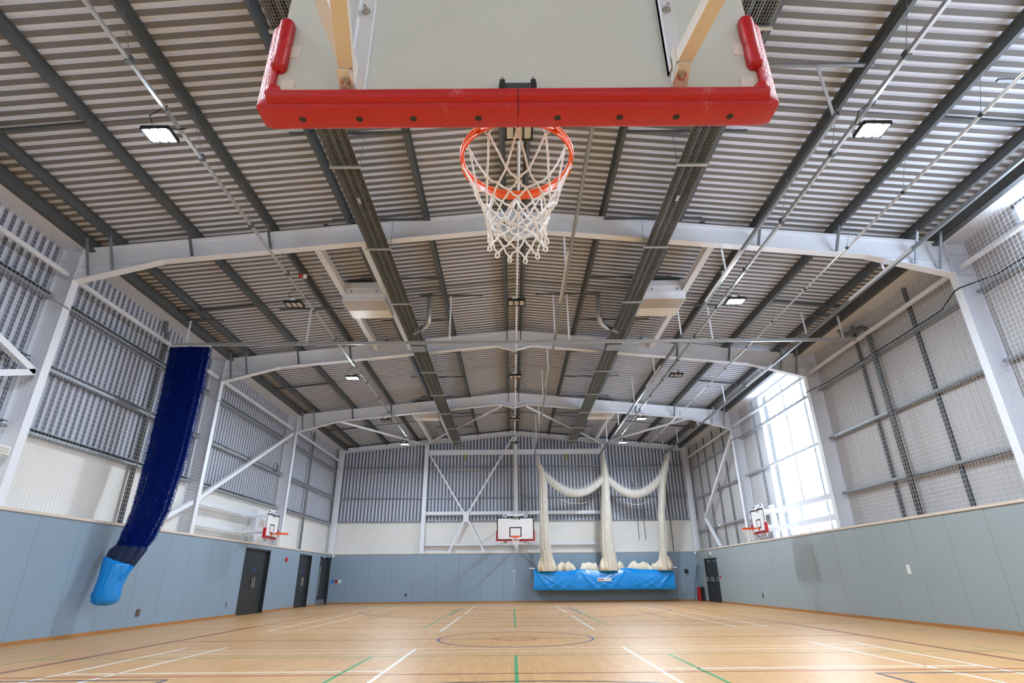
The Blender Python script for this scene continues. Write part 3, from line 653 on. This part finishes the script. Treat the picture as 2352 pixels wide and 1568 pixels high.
# ------------------------------------------------------------------ lights
def fixture(x, y, z, lit, label, rz=0.0):
    t = thing('floodlight', label, 'floodlight', (x, y, z), 'triple panel floodlights')
    fr = MB().box(-.21, .21, -.15, .15, .015, .05)
    for a in (-.21, -.075, .055, .19): fr.box(a, a + .02, -.15, .15, -.012, .015)
    for b in (-.15, .13): fr.box(-.21, .21, b, b + .02, -.012, .015)
    O = lambda nm, mb, m, par=None: obj(nm, xf(mb, rz, (x, y, z)), m, par or t)
    fo = O('frame', fr, BLACK)
    for a in (-.185, -.05, .08): O('led_panel', MB().box(a, a + .1, -.125, .125, .002, .014), LIT if lit else LENS, fo)
    O('driver_box', MB().box(-.1, .02, -.1, .03, .052, .12), SIGNW); O('junction', MB().box(.04, .1, -.03, .03, .052, .13), BLACK)
    rx = (-5.24 if x < -2 else (5.32 if x > 2 else .05)) - x
    ca, sa = math.cos(-rz), math.sin(-rz); L2 = lambda px, py, pz: (ca * px - sa * py, sa * px + ca * py, pz)
    for k, e in ((-.18, -.25), (.18, .2)):
        O('cable', MB().tube([L2(rx * .0 + k * .4, 0, .12), L2(rx * .2 + k, .05, .16), L2(rx * .6 + k * 1.1, e * .6, .24), L2(rx + .05, e, .33), L2(rx + .02, e * .8, .28)], .008, 6), CABLE)
    if lit:
        l = bpy.data.lights.new('floodlight_beam', 'AREA'); l.shape = 'RECTANGLE'; l.size = .36; l.size_y = .24; l.energy = LAMP_W; l.color = LAMP_C
        lo = bpy.data.objects.new('floodlight_beam', l); link(lo, t, (x, y, z - .02))
        l = bpy.data.lights.new('floodlight_spill', 'POINT'); l.shadow_soft_size = .12; l.energy = LAMP_W * SPILL; l.color = LAMP_C
        lo = bpy.data.objects.new('floodlight_spill', l); link(lo, t, (x, y, z - .14))
    return t
LY = [6.45, 12.06, 17.4, 22.8, 27.2]; ordn = ['nearest', 'second', 'third', 'fourth', 'farthest']
for nm, xs_, lits in (('left', [-5.37] * 5, (1, 0, 1, 0, 1)), ('ridge', [.04] * 5, (0, 0, 0, 0, 0)), ('right', [5.38] * 5, (1, 1, 0, 1, 1))):
    for k, (x, y, li) in enumerate(zip(xs_, LY, lits)):
        fixture(x, y, 7.3, li, '%s floodlight with three panels, %s from the camera in the %s row' % ('glowing' if li else 'unlit black framed', ordn[k], nm))
for x, nm in ((-5.37, 'left'), (5.38, 'right')): fixture(x, 1.05, 7.3, 1, 'glowing %s row floodlight over the camera' % nm)
def hanger(t, x, y, z, zt, m=STEELM):
    obj('hanger', MB().tube([(x, y, z), (x, y, z + .08), (x, y, zt)], .006, 5), m, t); obj('coupling', MB().box(x - .035, x + .035, y - .03, y + .03, z - .035, z + .03), STEELD, t)
for x, nm, m_ in ((-5.24, 'left', STEELL), (.05, 'ridge', WHITE), (5.3, 'right', STEELL)):
    t = thing('light_trunking', '%s cable trunking running the length of the %s row of floodlights' % ('white round' if nm == 'ridge' else 'thin galvanised', nm), 'trunking', (x, 14, 7.6), 'cable trunking')
    obj('rail', MB().tube([(x, -2.5, 7.6), (x, 29.2, 7.6)], .025, 8) if nm == 'ridge' else MB().box(x - .024, x + .024, -2.5, 29.2, 7.585, 7.625).box(x - .024, x - .016, -2.5, 29.2, 7.625, 7.65), m_, t)
    y = 1.6
    while y < 28.5:
        xt = {'left': -5.62, 'ridge': .05, 'right': 5.62}[nm]
        obj('hanger', MB().tube([(x, y, 7.64), (xt, y, zroof(xt) - .2)], .006, 5), STEELM, t); obj('coupling', MB().box(x - .04, x + .04, y - .04, y + .04, 7.57, 7.67), STEELD, t); y += 1.9 if nm != 'ridge' else 3.6
t = thing('suspended_pole', 'long round metal pole hung from wires under the right roof slope', 'pole', (7.13, 15, 7.57))
obj('pole', MB().tube([(7.13, 3.0, 7.6), (7.13, 29.6, 7.6)], .026, 8), STEELL, t)
y = 4.6
while y < 29:
    obj('hanger_wire', MB().tube([(7.13, y, 7.62), (7.42, y, zroof(7.46) - .2)], .005, 5), STEELM, t); obj('coupling', MB().tube([(7.13, y - .03, 7.6), (7.13, y + .03, 7.6)], .034, 8), BLACK, t); y += 1.85

# ------------------------------------------------------------------ tracks
TX = [(1.19, 6.4), (4.9, 6.4), (8.58, 5.2)]
for (x, y0), nm in zip(TX, ('left', 'middle', 'right')):
    t = thing('net_track', 'galvanised overhead track for the %s cricket net curtain' % nm, 'curtain track', (x, 18, 7.56), 'cricket net tracks')
    obj('rail', MB().box(x - .028, x + .028, y0, 31.75, 7.56, 7.575).box(x - .028, x - .018, y0, 31.75, 7.575, 7.63).box(x + .018, x + .028, y0, 31.75, 7.575, 7.63).box(x - .028, x + .028, y0, 31.75, 7.63, 7.64), STEELM, t)
    for y in (6.5, 11.2, 14.9, 18.2, 21.7, 25.3, 28.7, 31.6):
        xo = .0; zt = ztop(x) - (.0 if y not in (11.2, 18.2, 25.3) else .5)
        obj('hanger', MB().rect((x, y, 7.63), (x, y + .02, zt), .045, .02, (0, 1, 0)), WHITE, t)
    obj('channel', MB().box(x - .9, x + .9, 6.47, 6.53, ztop(x) - .05, ztop(x) - .01), STEELM, t)
    for p, q in ((10.2, 12.6), (17.2, 19.4)): obj('support_angle', MB().box(x - .06, x - .03, p, q, 7.57, 7.62), WHITE, t)
t = thing('divider_track', 'long white overhead track crossing the hall for the blue divider curtain', 'curtain track', (0, 14.9, 7.44))
obj('rail', MB().box(-9.98, 9.98, 14.87, 14.93, 7.44, 7.53), STEELL, t)
for x in (-9.6, -6.08, -1.9, 1.6, 5.8, 9.63):
    obj('hanger', MB().rect((x, 14.9, 7.53), (x, 14.9, ztop(x)), .05, .025, (0, 1, 0)), WHITE, t)
    obj('channel', MB().box(max(x - .95, -9.85), min(x + .95, 9.85), 14.87, 14.93, ztop(x) - .04, ztop(x)), STEELD, t)

# ------------------------------------------------------------------ divider curtain
def pleat(cx, cyy, z, hw, hd, n, amp, ph, rnd, rot=0.0):
    ring = []
    for i in range(n):
        t = 2 * math.pi * i / n; k = 1 + amp * math.sin(t * 9 + ph) + amp * .6 * math.sin(t * 17 + ph * 2.3)
        a, b = math.cos(t) * hw * k, math.sin(t) * hd * k
        ring.append((cx + a * math.cos(rot) - b * math.sin(rot), cyy + a * math.sin(rot) + b * math.cos(rot), z))
    return ring
t = thing('divider_curtain', 'dark blue divider net gathered at the left wall, its foot in a bright blue bag', 'curtain', (-9.4, 14.3, .64))
CP = [(7.42, -9.41, 14.9, .57, .05), (6.0, -9.34, 14.86, .55, .10), (4.2, -9.30, 14.78, .52, .15), (2.8, -9.28, 14.62, .45, .18), (2.1, -9.34, 14.45, .40, .19), (1.75, -9.42, 14.32, .33, .2)]
def curt(mul, dep, ph): return MB().loft([pleat(x, y, z, hw * mul, hd * dep, 96, .10, ph + z * .25, random) for z, x, y, hw, hd in CP], cap=False)
obj('netting', curt(1.0, 1, 0), NAVYO, t, True); obj('netting', curt(.9, .75, 1.7), NAVY, t, True); obj('netting', curt(.6, .5, 3.1), NAVYC, t, True)
obj('heading_tape', MB().box(-9.98, -8.84, 14.85, 14.95, 7.40, 7.44), SIGNW, t)
obj('weight_skirt', MB().loft([pleat(x, y, z, hw, hd, 72, .07, 2 + z, random) for z, x, y, hw, hd in ((1.95, -9.42, 14.4, .34, .2), (1.86, -9.43, 14.36, .41, .24), (1.6, -9.46, 14.25, .36, .22), (1.38, -9.47, 14.18, .30, .2))]), NAVYD, t, True)
bagp = [(1.60, -9.44, 14.16, .335, .22), (1.5, -9.45, 14.15, .33, .225), (1.25, -9.48, 14.12, .29, .22), (1.02, -9.5, 14.1, .27, .23), (.86, -9.51, 14.09, .285, .24), (.74, -9.51, 14.09, .27, .23), (.67, -9.51, 14.09, .2, .17), (.64, -9.5, 14.09, .08, .07)]
rg = []
for z, x, y, hw, hd in bagp: rg.append(pleat(x, y, z + 0, hw, hd, 64, .05, 1 + z * 13, random, .12))
rg[0] = [(p[0], p[1], p[2] + .1 * (-9.44 - p[0]) / .33) for p in rg[0]]
sb = obj('storage_bag', MB().loft(rg), BLUEP, t, True)
obj('bag_flap', MB().loft([[(-9.2, 14.1, 1.5), (-9.04, 14.14, 1.47), (-9.06, 14.2, 1.47), (-9.2, 14.2, 1.5)], [(-9.24, 14.0, 1.2), (-9.17, 14.02, 1.19), (-9.18, 14.06, 1.19), (-9.24, 14.06, 1.2)]]), BLUEP, sb)

# ------------------------------------------------------------------ cricket nets
def column_net(P, amp, ph): return MB().loft([pleat(x, y, z, hw, hd, 60, amp, ph + z * .3, random) for z, x, y, hw, hd in P], cap=False)
NT = [(1.4, 'left', [(7.55, 1.3, 31.2, .05, .5), (7.2, 1.36, 31.2, .07, .5), (6.6, 1.55, 31.2, .16, .45), (6.0, 1.6, 31.2, .2, .42), (4.5, 1.6, 31.3, .22, .36), (2.9, 1.63, 31.4, .26, .3), (1.75, 1.75, 31.45, .33, .28), (1.5, 1.8, 31.5, .34, .28)]),
      (5.05, 'middle', [(7.55, 4.98, 31.2, .06, .5), (7.2, 5.03, 31.2, .1, .5), (6.4, 5.05, 31.2, .17, .45), (4.5, 5.0, 31.3, .25, .36), (2.9, 4.95, 31.4, .32, .3), (1.75, 5.05, 31.45, .36, .28), (1.5, 5.05, 31.5, .36, .28)]),
      (8.3, 'right', [(7.55, 8.62, 31.2, .05, .5), (7.2, 8.57, 31.2, .12, .5), (6.6, 8.35, 31.2, .17, .45), (6.0, 8.2, 31.2, .16, .42), (4.5, 8.0, 31.3, .16, .36), (2.9, 7.9, 31.4, .17, .3), (1.9, 7.86, 31.45, .2, .28), (1.5, 7.86, 31.5, .24, .28)])]
for x, nm, P in NT:
    t = thing('cricket_net', 'cream cricket net curtain gathered and hanging at the %s track, foot in blue trough' % nm, 'net curtain', (x, 31.4, 1.5), 'gathered cricket nets')
    obj('netting', column_net(P, .09, x), CREAMN, t, True); obj('netting', column_net([(z, a, b, c * .7, d * .7) for z, a, b, c, d in P], .09, x + 2), CREAMN, t, True)
    bx = P[-1][1]
    obj('gathered_foot', MB().loft([pleat(bx - (.1 if x < 8 else -.05), 31.5, z, hw * (1 if x < 8 else .8), .25, 90, .10, z * 4 + x, random) for z, hw in ((1.5, .46), (1.75, .45), (1.92, .40), (2.12, .31), (2.2, .27))]), CREAMC, t, True)
def swag(x0, z0, x1, z1, zm, nm):
    pts = []; rr = []; pt2 = []
    for i in range(25):
        u = i / 24; z = z0 * (1 - u) + z1 * u - 4 * u * (1 - u) * ((z0 + z1) / 2 - zm); pts.append((x0 + (x1 - x0) * u, 31.1, z)); rr.append(.12 + .10 * math.sin(math.pi * u) ** .6)
    t = obj('roof_net_swag', MB().tube(pts, rr, 14), CREAMN, None, True); props(t, 'cream rolled roof net sagging between the %s cricket net tracks' % nm, 'net', 'rolled roof nets')
    e = MB()
    for dz in (.1, .17, .24): e.tube([(p[0], 31.1, p[2] + dz + .08) for p in pts], .006, 4)
    obj('edge_cord', e, ROPE, t)
    obj('edge_cord', MB().tube([(p[0], 31.1, zm - .55 + (p[2] - zm) * .9) for p in pts[7:18]], .008, 4), ROPE, t)
swag(1.62, 6.55, 5.02, 6.3, 5.42, 'left and middle'); swag(5.08, 6.3, 8.28, 6.45, 5.34, 'middle and right')
# blue trough
t = thing('net_trough', 'long bright blue vinyl trough holding the feet of the cricket nets', 'storage trough', (4.7, 31.8, .6))
NX, NZ = 120, 26; hang = [1.03, 3.42, 5.88, 8.33]
def tz(x):
    for a, b in zip(hang[:-1], hang[1:]):
        if a <= x <= b: u = (x - a) / (b - a); return 1.62 - .10 * 4 * u * (1 - u) * (1.2 if a == 1.03 else .8)
    return 1.6
def fold(x, v):
    d = 0
    for h in hang:
        for sg in (-1, 1):
            for sl, am in ((.9, .055), (1.7, .035), (2.6, .02)):
                e = (x - h) * sg - (1 - v) * sl; d += am * math.exp(-(e / .10) ** 2) * min(1, (1 - v) * 4) * (1 - .4 * (1 - v))
    return d
vs, fs = [], []
for j in range(NZ + 1):
    v = j / NZ
    for i in range(NX + 1):
        x = 1.03 + 7.3 * i / NX; zt = tz(x); z = .60 + .02 * math.sin(x * 1.3) + (zt - .60) * v
        vs.append((x + .04 * (1 - v) * (-1 if x < 4.7 else 1) * abs(x - 4.7) / 3.65, 31.56 - fold(x, v) - .10 * math.sin(math.pi * v) ** .7 + .04 * v, z))
for j in range(NZ):
    for i in range(NX): a = j * (NX + 1) + i; fs.append((a, a + 1, a + NX + 2, a + NX + 1))
obj('front_sheet', MB().add(vs, fs), BLUEP, t, True)
obj('base_sheet', MB().loft([[(x, 31.56, .6), (x, 31.9, .58), (x, 32.4, .75), (x, 32.4, 1.58), (x, 32.38, 1.58), (x, 32.38, .77), (x, 31.9, .6), (x, 31.58, .62)] for x in (1.05, 8.32)]), BLUEP, t)
for x in (1.05, 8.32): obj('end_sheet', MB().box(x - .01, x + .01, 31.58, 32.4, .6, 1.6), BLUEP, t)
for x in hang: obj('wall_hook', MB().tube([(x, 31.5, 1.63), (x, 32.56, 1.66)], .02, 6), SIGNW, t)
for x in (.92, 8.4): obj('wall_hook', MB().tube([(x - .14, 31.55, 1.64), (x + .14, 31.55, 1.64)], .03, 6), SIGNW, t)
obj('maker_label', MB().box(4.32, 5.04, 31.425, 31.435, 1.0, 1.16), SIGNW, t)
obj('flag_ground', MB().box(4.35, 4.52, 31.42, 31.425, 1.035, 1.125), mat('flag_blue', (40, 50, 120), .5), t)
fg = MB().box(4.35, 4.52, 31.416, 31.42, 1.07, 1.09).box(4.425, 4.445, 31.416, 31.42, 1.035, 1.125); obj('flag_cross', fg, REDP, t)
obj('flag_saltire', MB().rect((4.35, 31.4185, 1.035), (4.52, 31.4185, 1.125), .003, .012, (0, 0, 1)).rect((4.35, 31.4185, 1.125), (4.52, 31.4185, 1.035), .003, .012, (0, 0, 1)), SIGNW, t)
obj('maker_mark', MB().box(4.545, 4.61, 31.418, 31.424, 1.04, 1.125), BLACK, t); text('maker_lettering', 'Continental', .085, BLACK, (4.82, 31.42, 1.085), (math.pi / 2, 0, 0), t)
cr = random.Random(4); segs = [(1.2, 2.1), (2.1, 3.3), (3.45, 4.5), (5.35, 5.85), (5.95, 7.3), (7.2, 8.15)]
for k, (a, b) in enumerate(segs):
    rings = []; n = 30
    for i in range(n + 1):
        u = i / n; x = a + (b - a) * u; nk = max(2, round((b - a) / .42)); zt = 1.55 + .42 * min(1, 6 * u, 6 * (1 - u)) * (.76 + .24 * abs(math.cos(math.pi * nk * u)) ** 2.2) + .03 * math.sin(k * 3 + u * 9); yy = 31.83 + .04 * math.sin(u * 16 + k * 2)
        w_ = .05 * math.sin(u * nk * 6.3 + k); rings.append([(x, yy - .09 + w_, 1.35), (x, yy - .03 + w_, (zt * 2 + 1.35) / 3), (x, yy - .01, zt), (x, yy + .02, zt - .01), (x, yy + .12 - w_, 1.35)])
    p = obj('bundled_net', MB().loft(rings), CREAMC, None, True)
    props(p, 'folded cream net bundle in the blue trough, %s from the left end' % ['first', 'second', 'third', 'fourth', 'fifth', 'last'][k], 'net', 'net bundles in the trough')

# ------------------------------------------------------------------ heaters, flues, roof units
for s, nm, hx in ((-1, 'left', -3.12), (1, 'right', 3.25)):
    t = thing('radiant_heater', 'long dark tubular radiant heater with wire guard under the %s roof slope' % nm, 'heater', (hx, 15, 8.1), 'radiant tube heaters')
    y0, y1 = -1.5, 31.6
    hood = MB()
    for P in ([(-.25, 8.13), (-.15, 8.36), (-.14, 8.35), (-.235, 8.13)], [(.25, 8.13), (.15, 8.36), (.14, 8.35), (.235, 8.13)], [(-.15, 8.36), (.15, 8.36), (.15, 8.345), (-.15, 8.345)]):
        hood.loft([[(hx + a, y, b) for a, b in P] for y in (y0, y1)])
    obj('reflector', hood, HEATD, t)
    for a in (-.075, .075): obj('burner_tube', MB().tube([(hx + a, y0, 8.24), (hx + a, y1, 8.24)], .045, 8), STEELD, t)
    g = netmb((hx - .25, y0, 8.115), (.5, 0, 0), (0, y1 - y0, 0), 12, 660, .0032); obj('wire_guard', g, MESHG, t)
    y = 2.6
    while y < 31:
        obj('clamp', MB().box(hx - .29, hx + .29, y - .025, y + .025, 8.075, 8.11), STEELL, t)
        for a in (-.27, .27): obj('hanger_rod', MB().tube([(hx + a, y, 8.1), (hx + a - s * .0, y, ztop(hx) - .03)], .006, 5), STEELM, t)
        obj('channel', MB().box(hx - 1.15, hx + 1.15, y - .025, y + .025, ztop(hx) - .05, ztop(hx) - .01), STEELD, t); y += 2.75
    obj('burner_box', MB().box(hx - .22, hx + .22, 16.6, 17.1, 8.09, 8.34), STEELM, t); obj('thermostat_tag', MB().box(hx - .03, hx + .03, 9.0, 9.16, 8.085, 8.1), BEIGE, t)
    f_ = obj('flue_pipe', MB().tube([(s * 2.58, 15.15, zroof(2.58)), (s * 2.58, 15.15, 8.36), (s * 2.6, 15.2, 8.28), (s * 2.66, 15.3, 8.24), (s * 2.8, 15.5, 8.24), (hx, 15.9, 8.24)], .075, 14), STEELL, t, True)
    for (a, b), bay in zip(((11.17, 17.95), (25.25, 32.45)), ('second bay', 'last bay')):
        for x, io in ((3.62, 'inner'), (4.8, 'outer')):
            tb = obj('trimmer_beam', MB().ibeam((s * x, a, 8.62), (s * x, b, 8.62), .16, .2, .012), WHITE); props(tb, 'white %s trimmer beam beside the %s roof unit in the %s' % (io, nm, bay), 'beam', 'roof unit trimmer beams')
    for yc, bay in ((14.42, 'above the divider track'), (26.1, 'near the far wall')):
        u = thing('roof_unit', 'white boxed ventilation unit under the %s slope, %s' % (nm, bay), 'ventilation unit', (s * 4.22, yc, 8.3), 'roof ventilation units')
        bx = s * 4.22
        obj('housing', MB().box(bx - .6, bx + .6, yc - .58, yc + .56, 8.33, 8.6), WHITE, u); obj('collar', MB().box(bx - .56, bx + .56, yc - .66, yc - .58, 8.5, 8.66).box(bx - .56, bx + .56, yc - .7, yc - .6, 8.66, 8.84), WHITE, u)
        obj('upper_duct', MB().box(bx - .5, bx + .5, yc - .6, yc + .55, 8.6, zroof(4.8) - .0), STEELD, u)
        obj('grille', MB().box(bx - .57, bx + .57, yc - .55, yc + .02, 8.322, 8.331), PERF, u); obj('access_panel', MB().box(bx - .57, bx + .57, yc + .03, yc + .54, 8.322, 8.331), CREAMP, u)
        for a in (-.35, .35): obj('fixing', MB().disc((bx + a, yc - .66, 8.58), (0, -1, 0), .02, .02, 8), STEELD, u)
for s, nm in ((-1, 'left'), (1, 'right')):
    d = thing('smoke_detector', 'small white and red detector near the roof unit on the %s side' % nm, 'detector', (s * 5.4, 12.6, 8.4), 'roof detectors')
    obj('head', MB().tube([(s * 5.45, 12.6, 8.45), (s * 5.45, 12.6, 8.37)], .05, 12), SIGNW, d); obj('sounder', MB().tube([(s * 5.57, 12.6, 8.46), (s * 5.57, 12.6, 8.41)], .05, 12), REDP, d); obj('conduit', MB().tube([(s * 5.4, 12.6, 8.47), (s * 4.75, 13.0, 8.55)], .01, 6), STEELM, d)

# ------------------------------------------------------------------ pipes and small wall things
def one(nm, mb, m, label, cat, group=None, sm=False): return props(obj(nm, mb, m, None, sm), label, cat, group)
one('rainwater_pipe', MB().tube([(-10.34, 14.9, 8.3), (-10.34, 14.95, 8.05), (-10.34, 15.12, 7.9), (-10.34, 15.14, 7.6), (-10.34, 15.14, 2.49)], .065, 10), STEELD, 'dark rainwater pipe down the left wall behind the blue curtain', 'pipe', None, True)
one('rainwater_pipe', MB().tube([(-10.3, 28.3, 8.2), (-10.3, 28.3, 2.49)], .065, 10), STEELD, 'dark rainwater pipe in the last bay of the left wall', 'pipe', None, True)
one('rainwater_pipe', MB().tube([(10.22, 15.9, 8.25), (10.22, 15.8, 8.0), (10.22, 14.85, 7.85), (10.22, 14.65, 7.7), (10.22, 14.63, 2.49)], .07, 10), STEELD, 'dark rainwater pipe with an offset bend down the right wall netting', 'pipe', None, True)
one('cable_bundle', MB().tube([(10.26, 4, 7.02), (10.26, 10.3, 7.0), (9.985, 11.0, 7.05), (9.985, 11.14, 7.05), (10.2, 11.9, 6.95), (10.26, 12.6, 6.97), (10.26, 17.3, 6.97), (9.985, 17.98, 6.9), (9.985, 18.12, 6.9), (10.26, 18.8, 6.95), (10.26, 24.6, 6.97), (9.985, 25.1, 6.9), (9.985, 25.2, 6.9), (10.26, 26, 6.95)], .014, 6), CABLE, 'black cable bundle looped along the right wall over the frame columns', 'cable')
one('cable_bundle', MB().tube([(-10.3, 4, 6.85), (-10.2, 10, 6.85), (-9.98, 11.05, 6.75), (-10.25, 12, 6.8), (-10.3, 17, 6.85), (-9.98, 18.05, 6.75), (-10.25, 19, 6.85), (-10.3, 25.1, 6.85)], .014, 6), STEELM, 'grey cable bundle looped along the left wall over the frame columns', 'cable')
def plate(nm, x, y, z, w_, h, m, label, cat, s, group=None):
    one(nm, MB().box(s * 10.0, s * 9.985, y - w_ / 2, y + w_ / 2, z - h / 2, z + h / 2).box(s * 9.985, s * 9.978, y - w_ * .3, y + w_ * .3, z - h * .3, z + h * .3), m, label, cat, group)
plate('socket_plate', 0, 16.25, .39, .17, .17, BROWN, 'square bronze socket plate low on the left wall right of the blue bag', 'socket', -1)
plate('socket_plate', 0, 21.17, .41, .1, .17, STEELM, 'small grey socket plate low on the left wall before the first door', 'socket', -1)
plate('socket_plate', 0, 24.65, .44, .1, .17, STEELD, 'small dark socket plate low on the right wall under the side hoop', 'socket', 1)
plate('thermostat', 0, 15.3, 1.27, .12, .22, SIGNW, 'white thermostat box on the right wall panels', 'thermostat', 1)
plate('call_point', 0, 29.3, 1.14, .12, .14, REDP, 'small red fire call point beside the right fire door', 'call point', 1)
one('alarm_bell', MB().disc((-10.0, 26.03, 2.0), (1, 0, 0), .09, .06, 16), REDP, 'round red alarm sounder on the left wall between two doors', 'alarm')
e = thing('exit_sign', 'small green and white emergency exit sign above the right fire door', 'exit sign', (9.97, 30.4, 2.24)); obj('housing', MB().box(9.93, 10.0, 30.2, 30.62, 2.17, 2.33), SIGNW, e); obj('legend', MB().box(9.924, 9.93, 30.23, 30.59, 2.19, 2.31), SIGNG, e)
obj('arrow', MB().loft([[(9.922, 30.3, 2.25), (9.922, 30.37, 2.21), (9.922, 30.37, 2.24), (9.922, 30.5, 2.24), (9.922, 30.5, 2.26), (9.922, 30.37, 2.26), (9.922, 30.37, 2.29)], [(9.924, 30.3, 2.25), (9.924, 30.37, 2.21), (9.924, 30.37, 2.24), (9.924, 30.5, 2.24), (9.924, 30.5, 2.26), (9.924, 30.37, 2.26), (9.924, 30.37, 2.29)]]), SIGNW, e)
for x, m_, lb in ((-9.82, SIGNB, 'blue sign plate, left of three by the far left corner'), (-9.62, REDP, 'red call point, middle of three by the far left corner'), (-9.42, SIGNW, 'white sign plate, right of three by the far left corner')):
    one('wall_sign', MB().box(x - .07, x + .07, YF - .012, YF, 1.02, 1.18).box(x - .05, x + .05, YF - .016, YF - .012, 1.07, 1.13), m_, lb, 'sign', 'signs by the far left corner')
one('socket_plate', MB().box(-5.88, -5.76, YF - .012, YF, .33, .49).box(-5.85, -5.79, YF - .018, YF - .012, .38, .44), STEELD, 'small dark socket plate low on the far wall left of centre', 'socket')
one('wall_speaker', MB().box(9.22, 9.38, YF - .09, YF, 1.36, 1.56).box(9.24, 9.36, YF - .1, YF - .09, 1.38, 1.54), BLACK, 'small black box on the far wall beside the right corner', 'speaker')
one('corner_sensor', MB().box(-9.97, -9.87, YF - .08, YF, 2.3, 2.43).ball((-9.92, YF - .09, 2.34), .035), SIGNW, 'white motion sensor in the far left corner below the ledge', 'sensor')
one('corner_sensor', MB().box(9.87, 9.97, YF - .08, YF, 2.3, 2.43).ball((9.92, YF - .09, 2.34), .035), SIGNW, 'white motion sensor in the far right corner below the ledge', 'sensor')
one('wall_camera', MB().box(10.1, 10.2, 28.5, 28.62, 3.44, 3.54).tube([(10.12, 28.5, 3.49), (9.98, 28.35, 3.46)], .045, 10), SIGNW, 'white camera on the sheeting rail of the right wall near the corner', 'camera')
one('winch_pole', MB().rect((.0, YF - .03, .75), (.0, YF - .03, 1.55), .02, .02).rect((-.12, YF - .03, 1.55), (.12, YF - .03, 1.55), .02, .03), SIGNW, 'thin white winch pole on the far wall under the far hoop', 'winch')
mt = thing('folded_mat', 'red and black folded mat standing on the floor in the far right corner', 'mat', (9.88, 32.3, 0)); obj('red_side', MB().box(9.72, 9.84, 32.22, 32.5, 0, .66), REDP, mt); obj('black_side', MB().box(9.842, 9.97, 32.0, 32.5, 0, .67), BLACK, mt)
one('leaning_pole', MB().tube([(9.45, 32.2, .0), (9.92, 32.5, 1.78)], .022, 8), STEELD, 'grey pole leaning in the far right corner, foot outward', 'pole', 'poles in the corner')
one('leaning_pole', MB().tube([(9.6, 32.3, .0), (9.93, 32.53, 1.7)], .016, 8), PANELB, 'thinner blue-grey pole leaning beside the mat in the corner', 'pole', 'poles in the corner')

for s, y, nm in ((-1, 10.7, 'left'), (1, 10.6, 'right')):
    e = thing('emergency_light', 'small white emergency light on the %s wall at the edge of the picture' % nm, 'emergency light', (s * 10.05, y, 3.4), 'emergency lights')
    obj('housing', MB().box(s * 10.0, s * 10.09, y - .2, y + .2, 3.44, 3.6), SIGNW, e); obj('lens', MB().box(s * 9.99, s * 10.0, y - .17, y + .17, 3.46, 3.58), LENS, e)
cb = []
for k in range(3):
    cb.append([(-10.2 + .01 * k, 23.9 + (.17 + .03 * k) * math.cos(q), 5.6 + (.2 - .02 * k) * math.sin(q)) for q in [2 * math.pi * i / 20 for i in range(21)]])
mb = MB()
for p in cb: mb.tube(p, .012, 5, False)
one('cable_coil', mb, CABLE, 'black coil of spare cable hung on the left wall netting above the side hoop', 'cable coil')
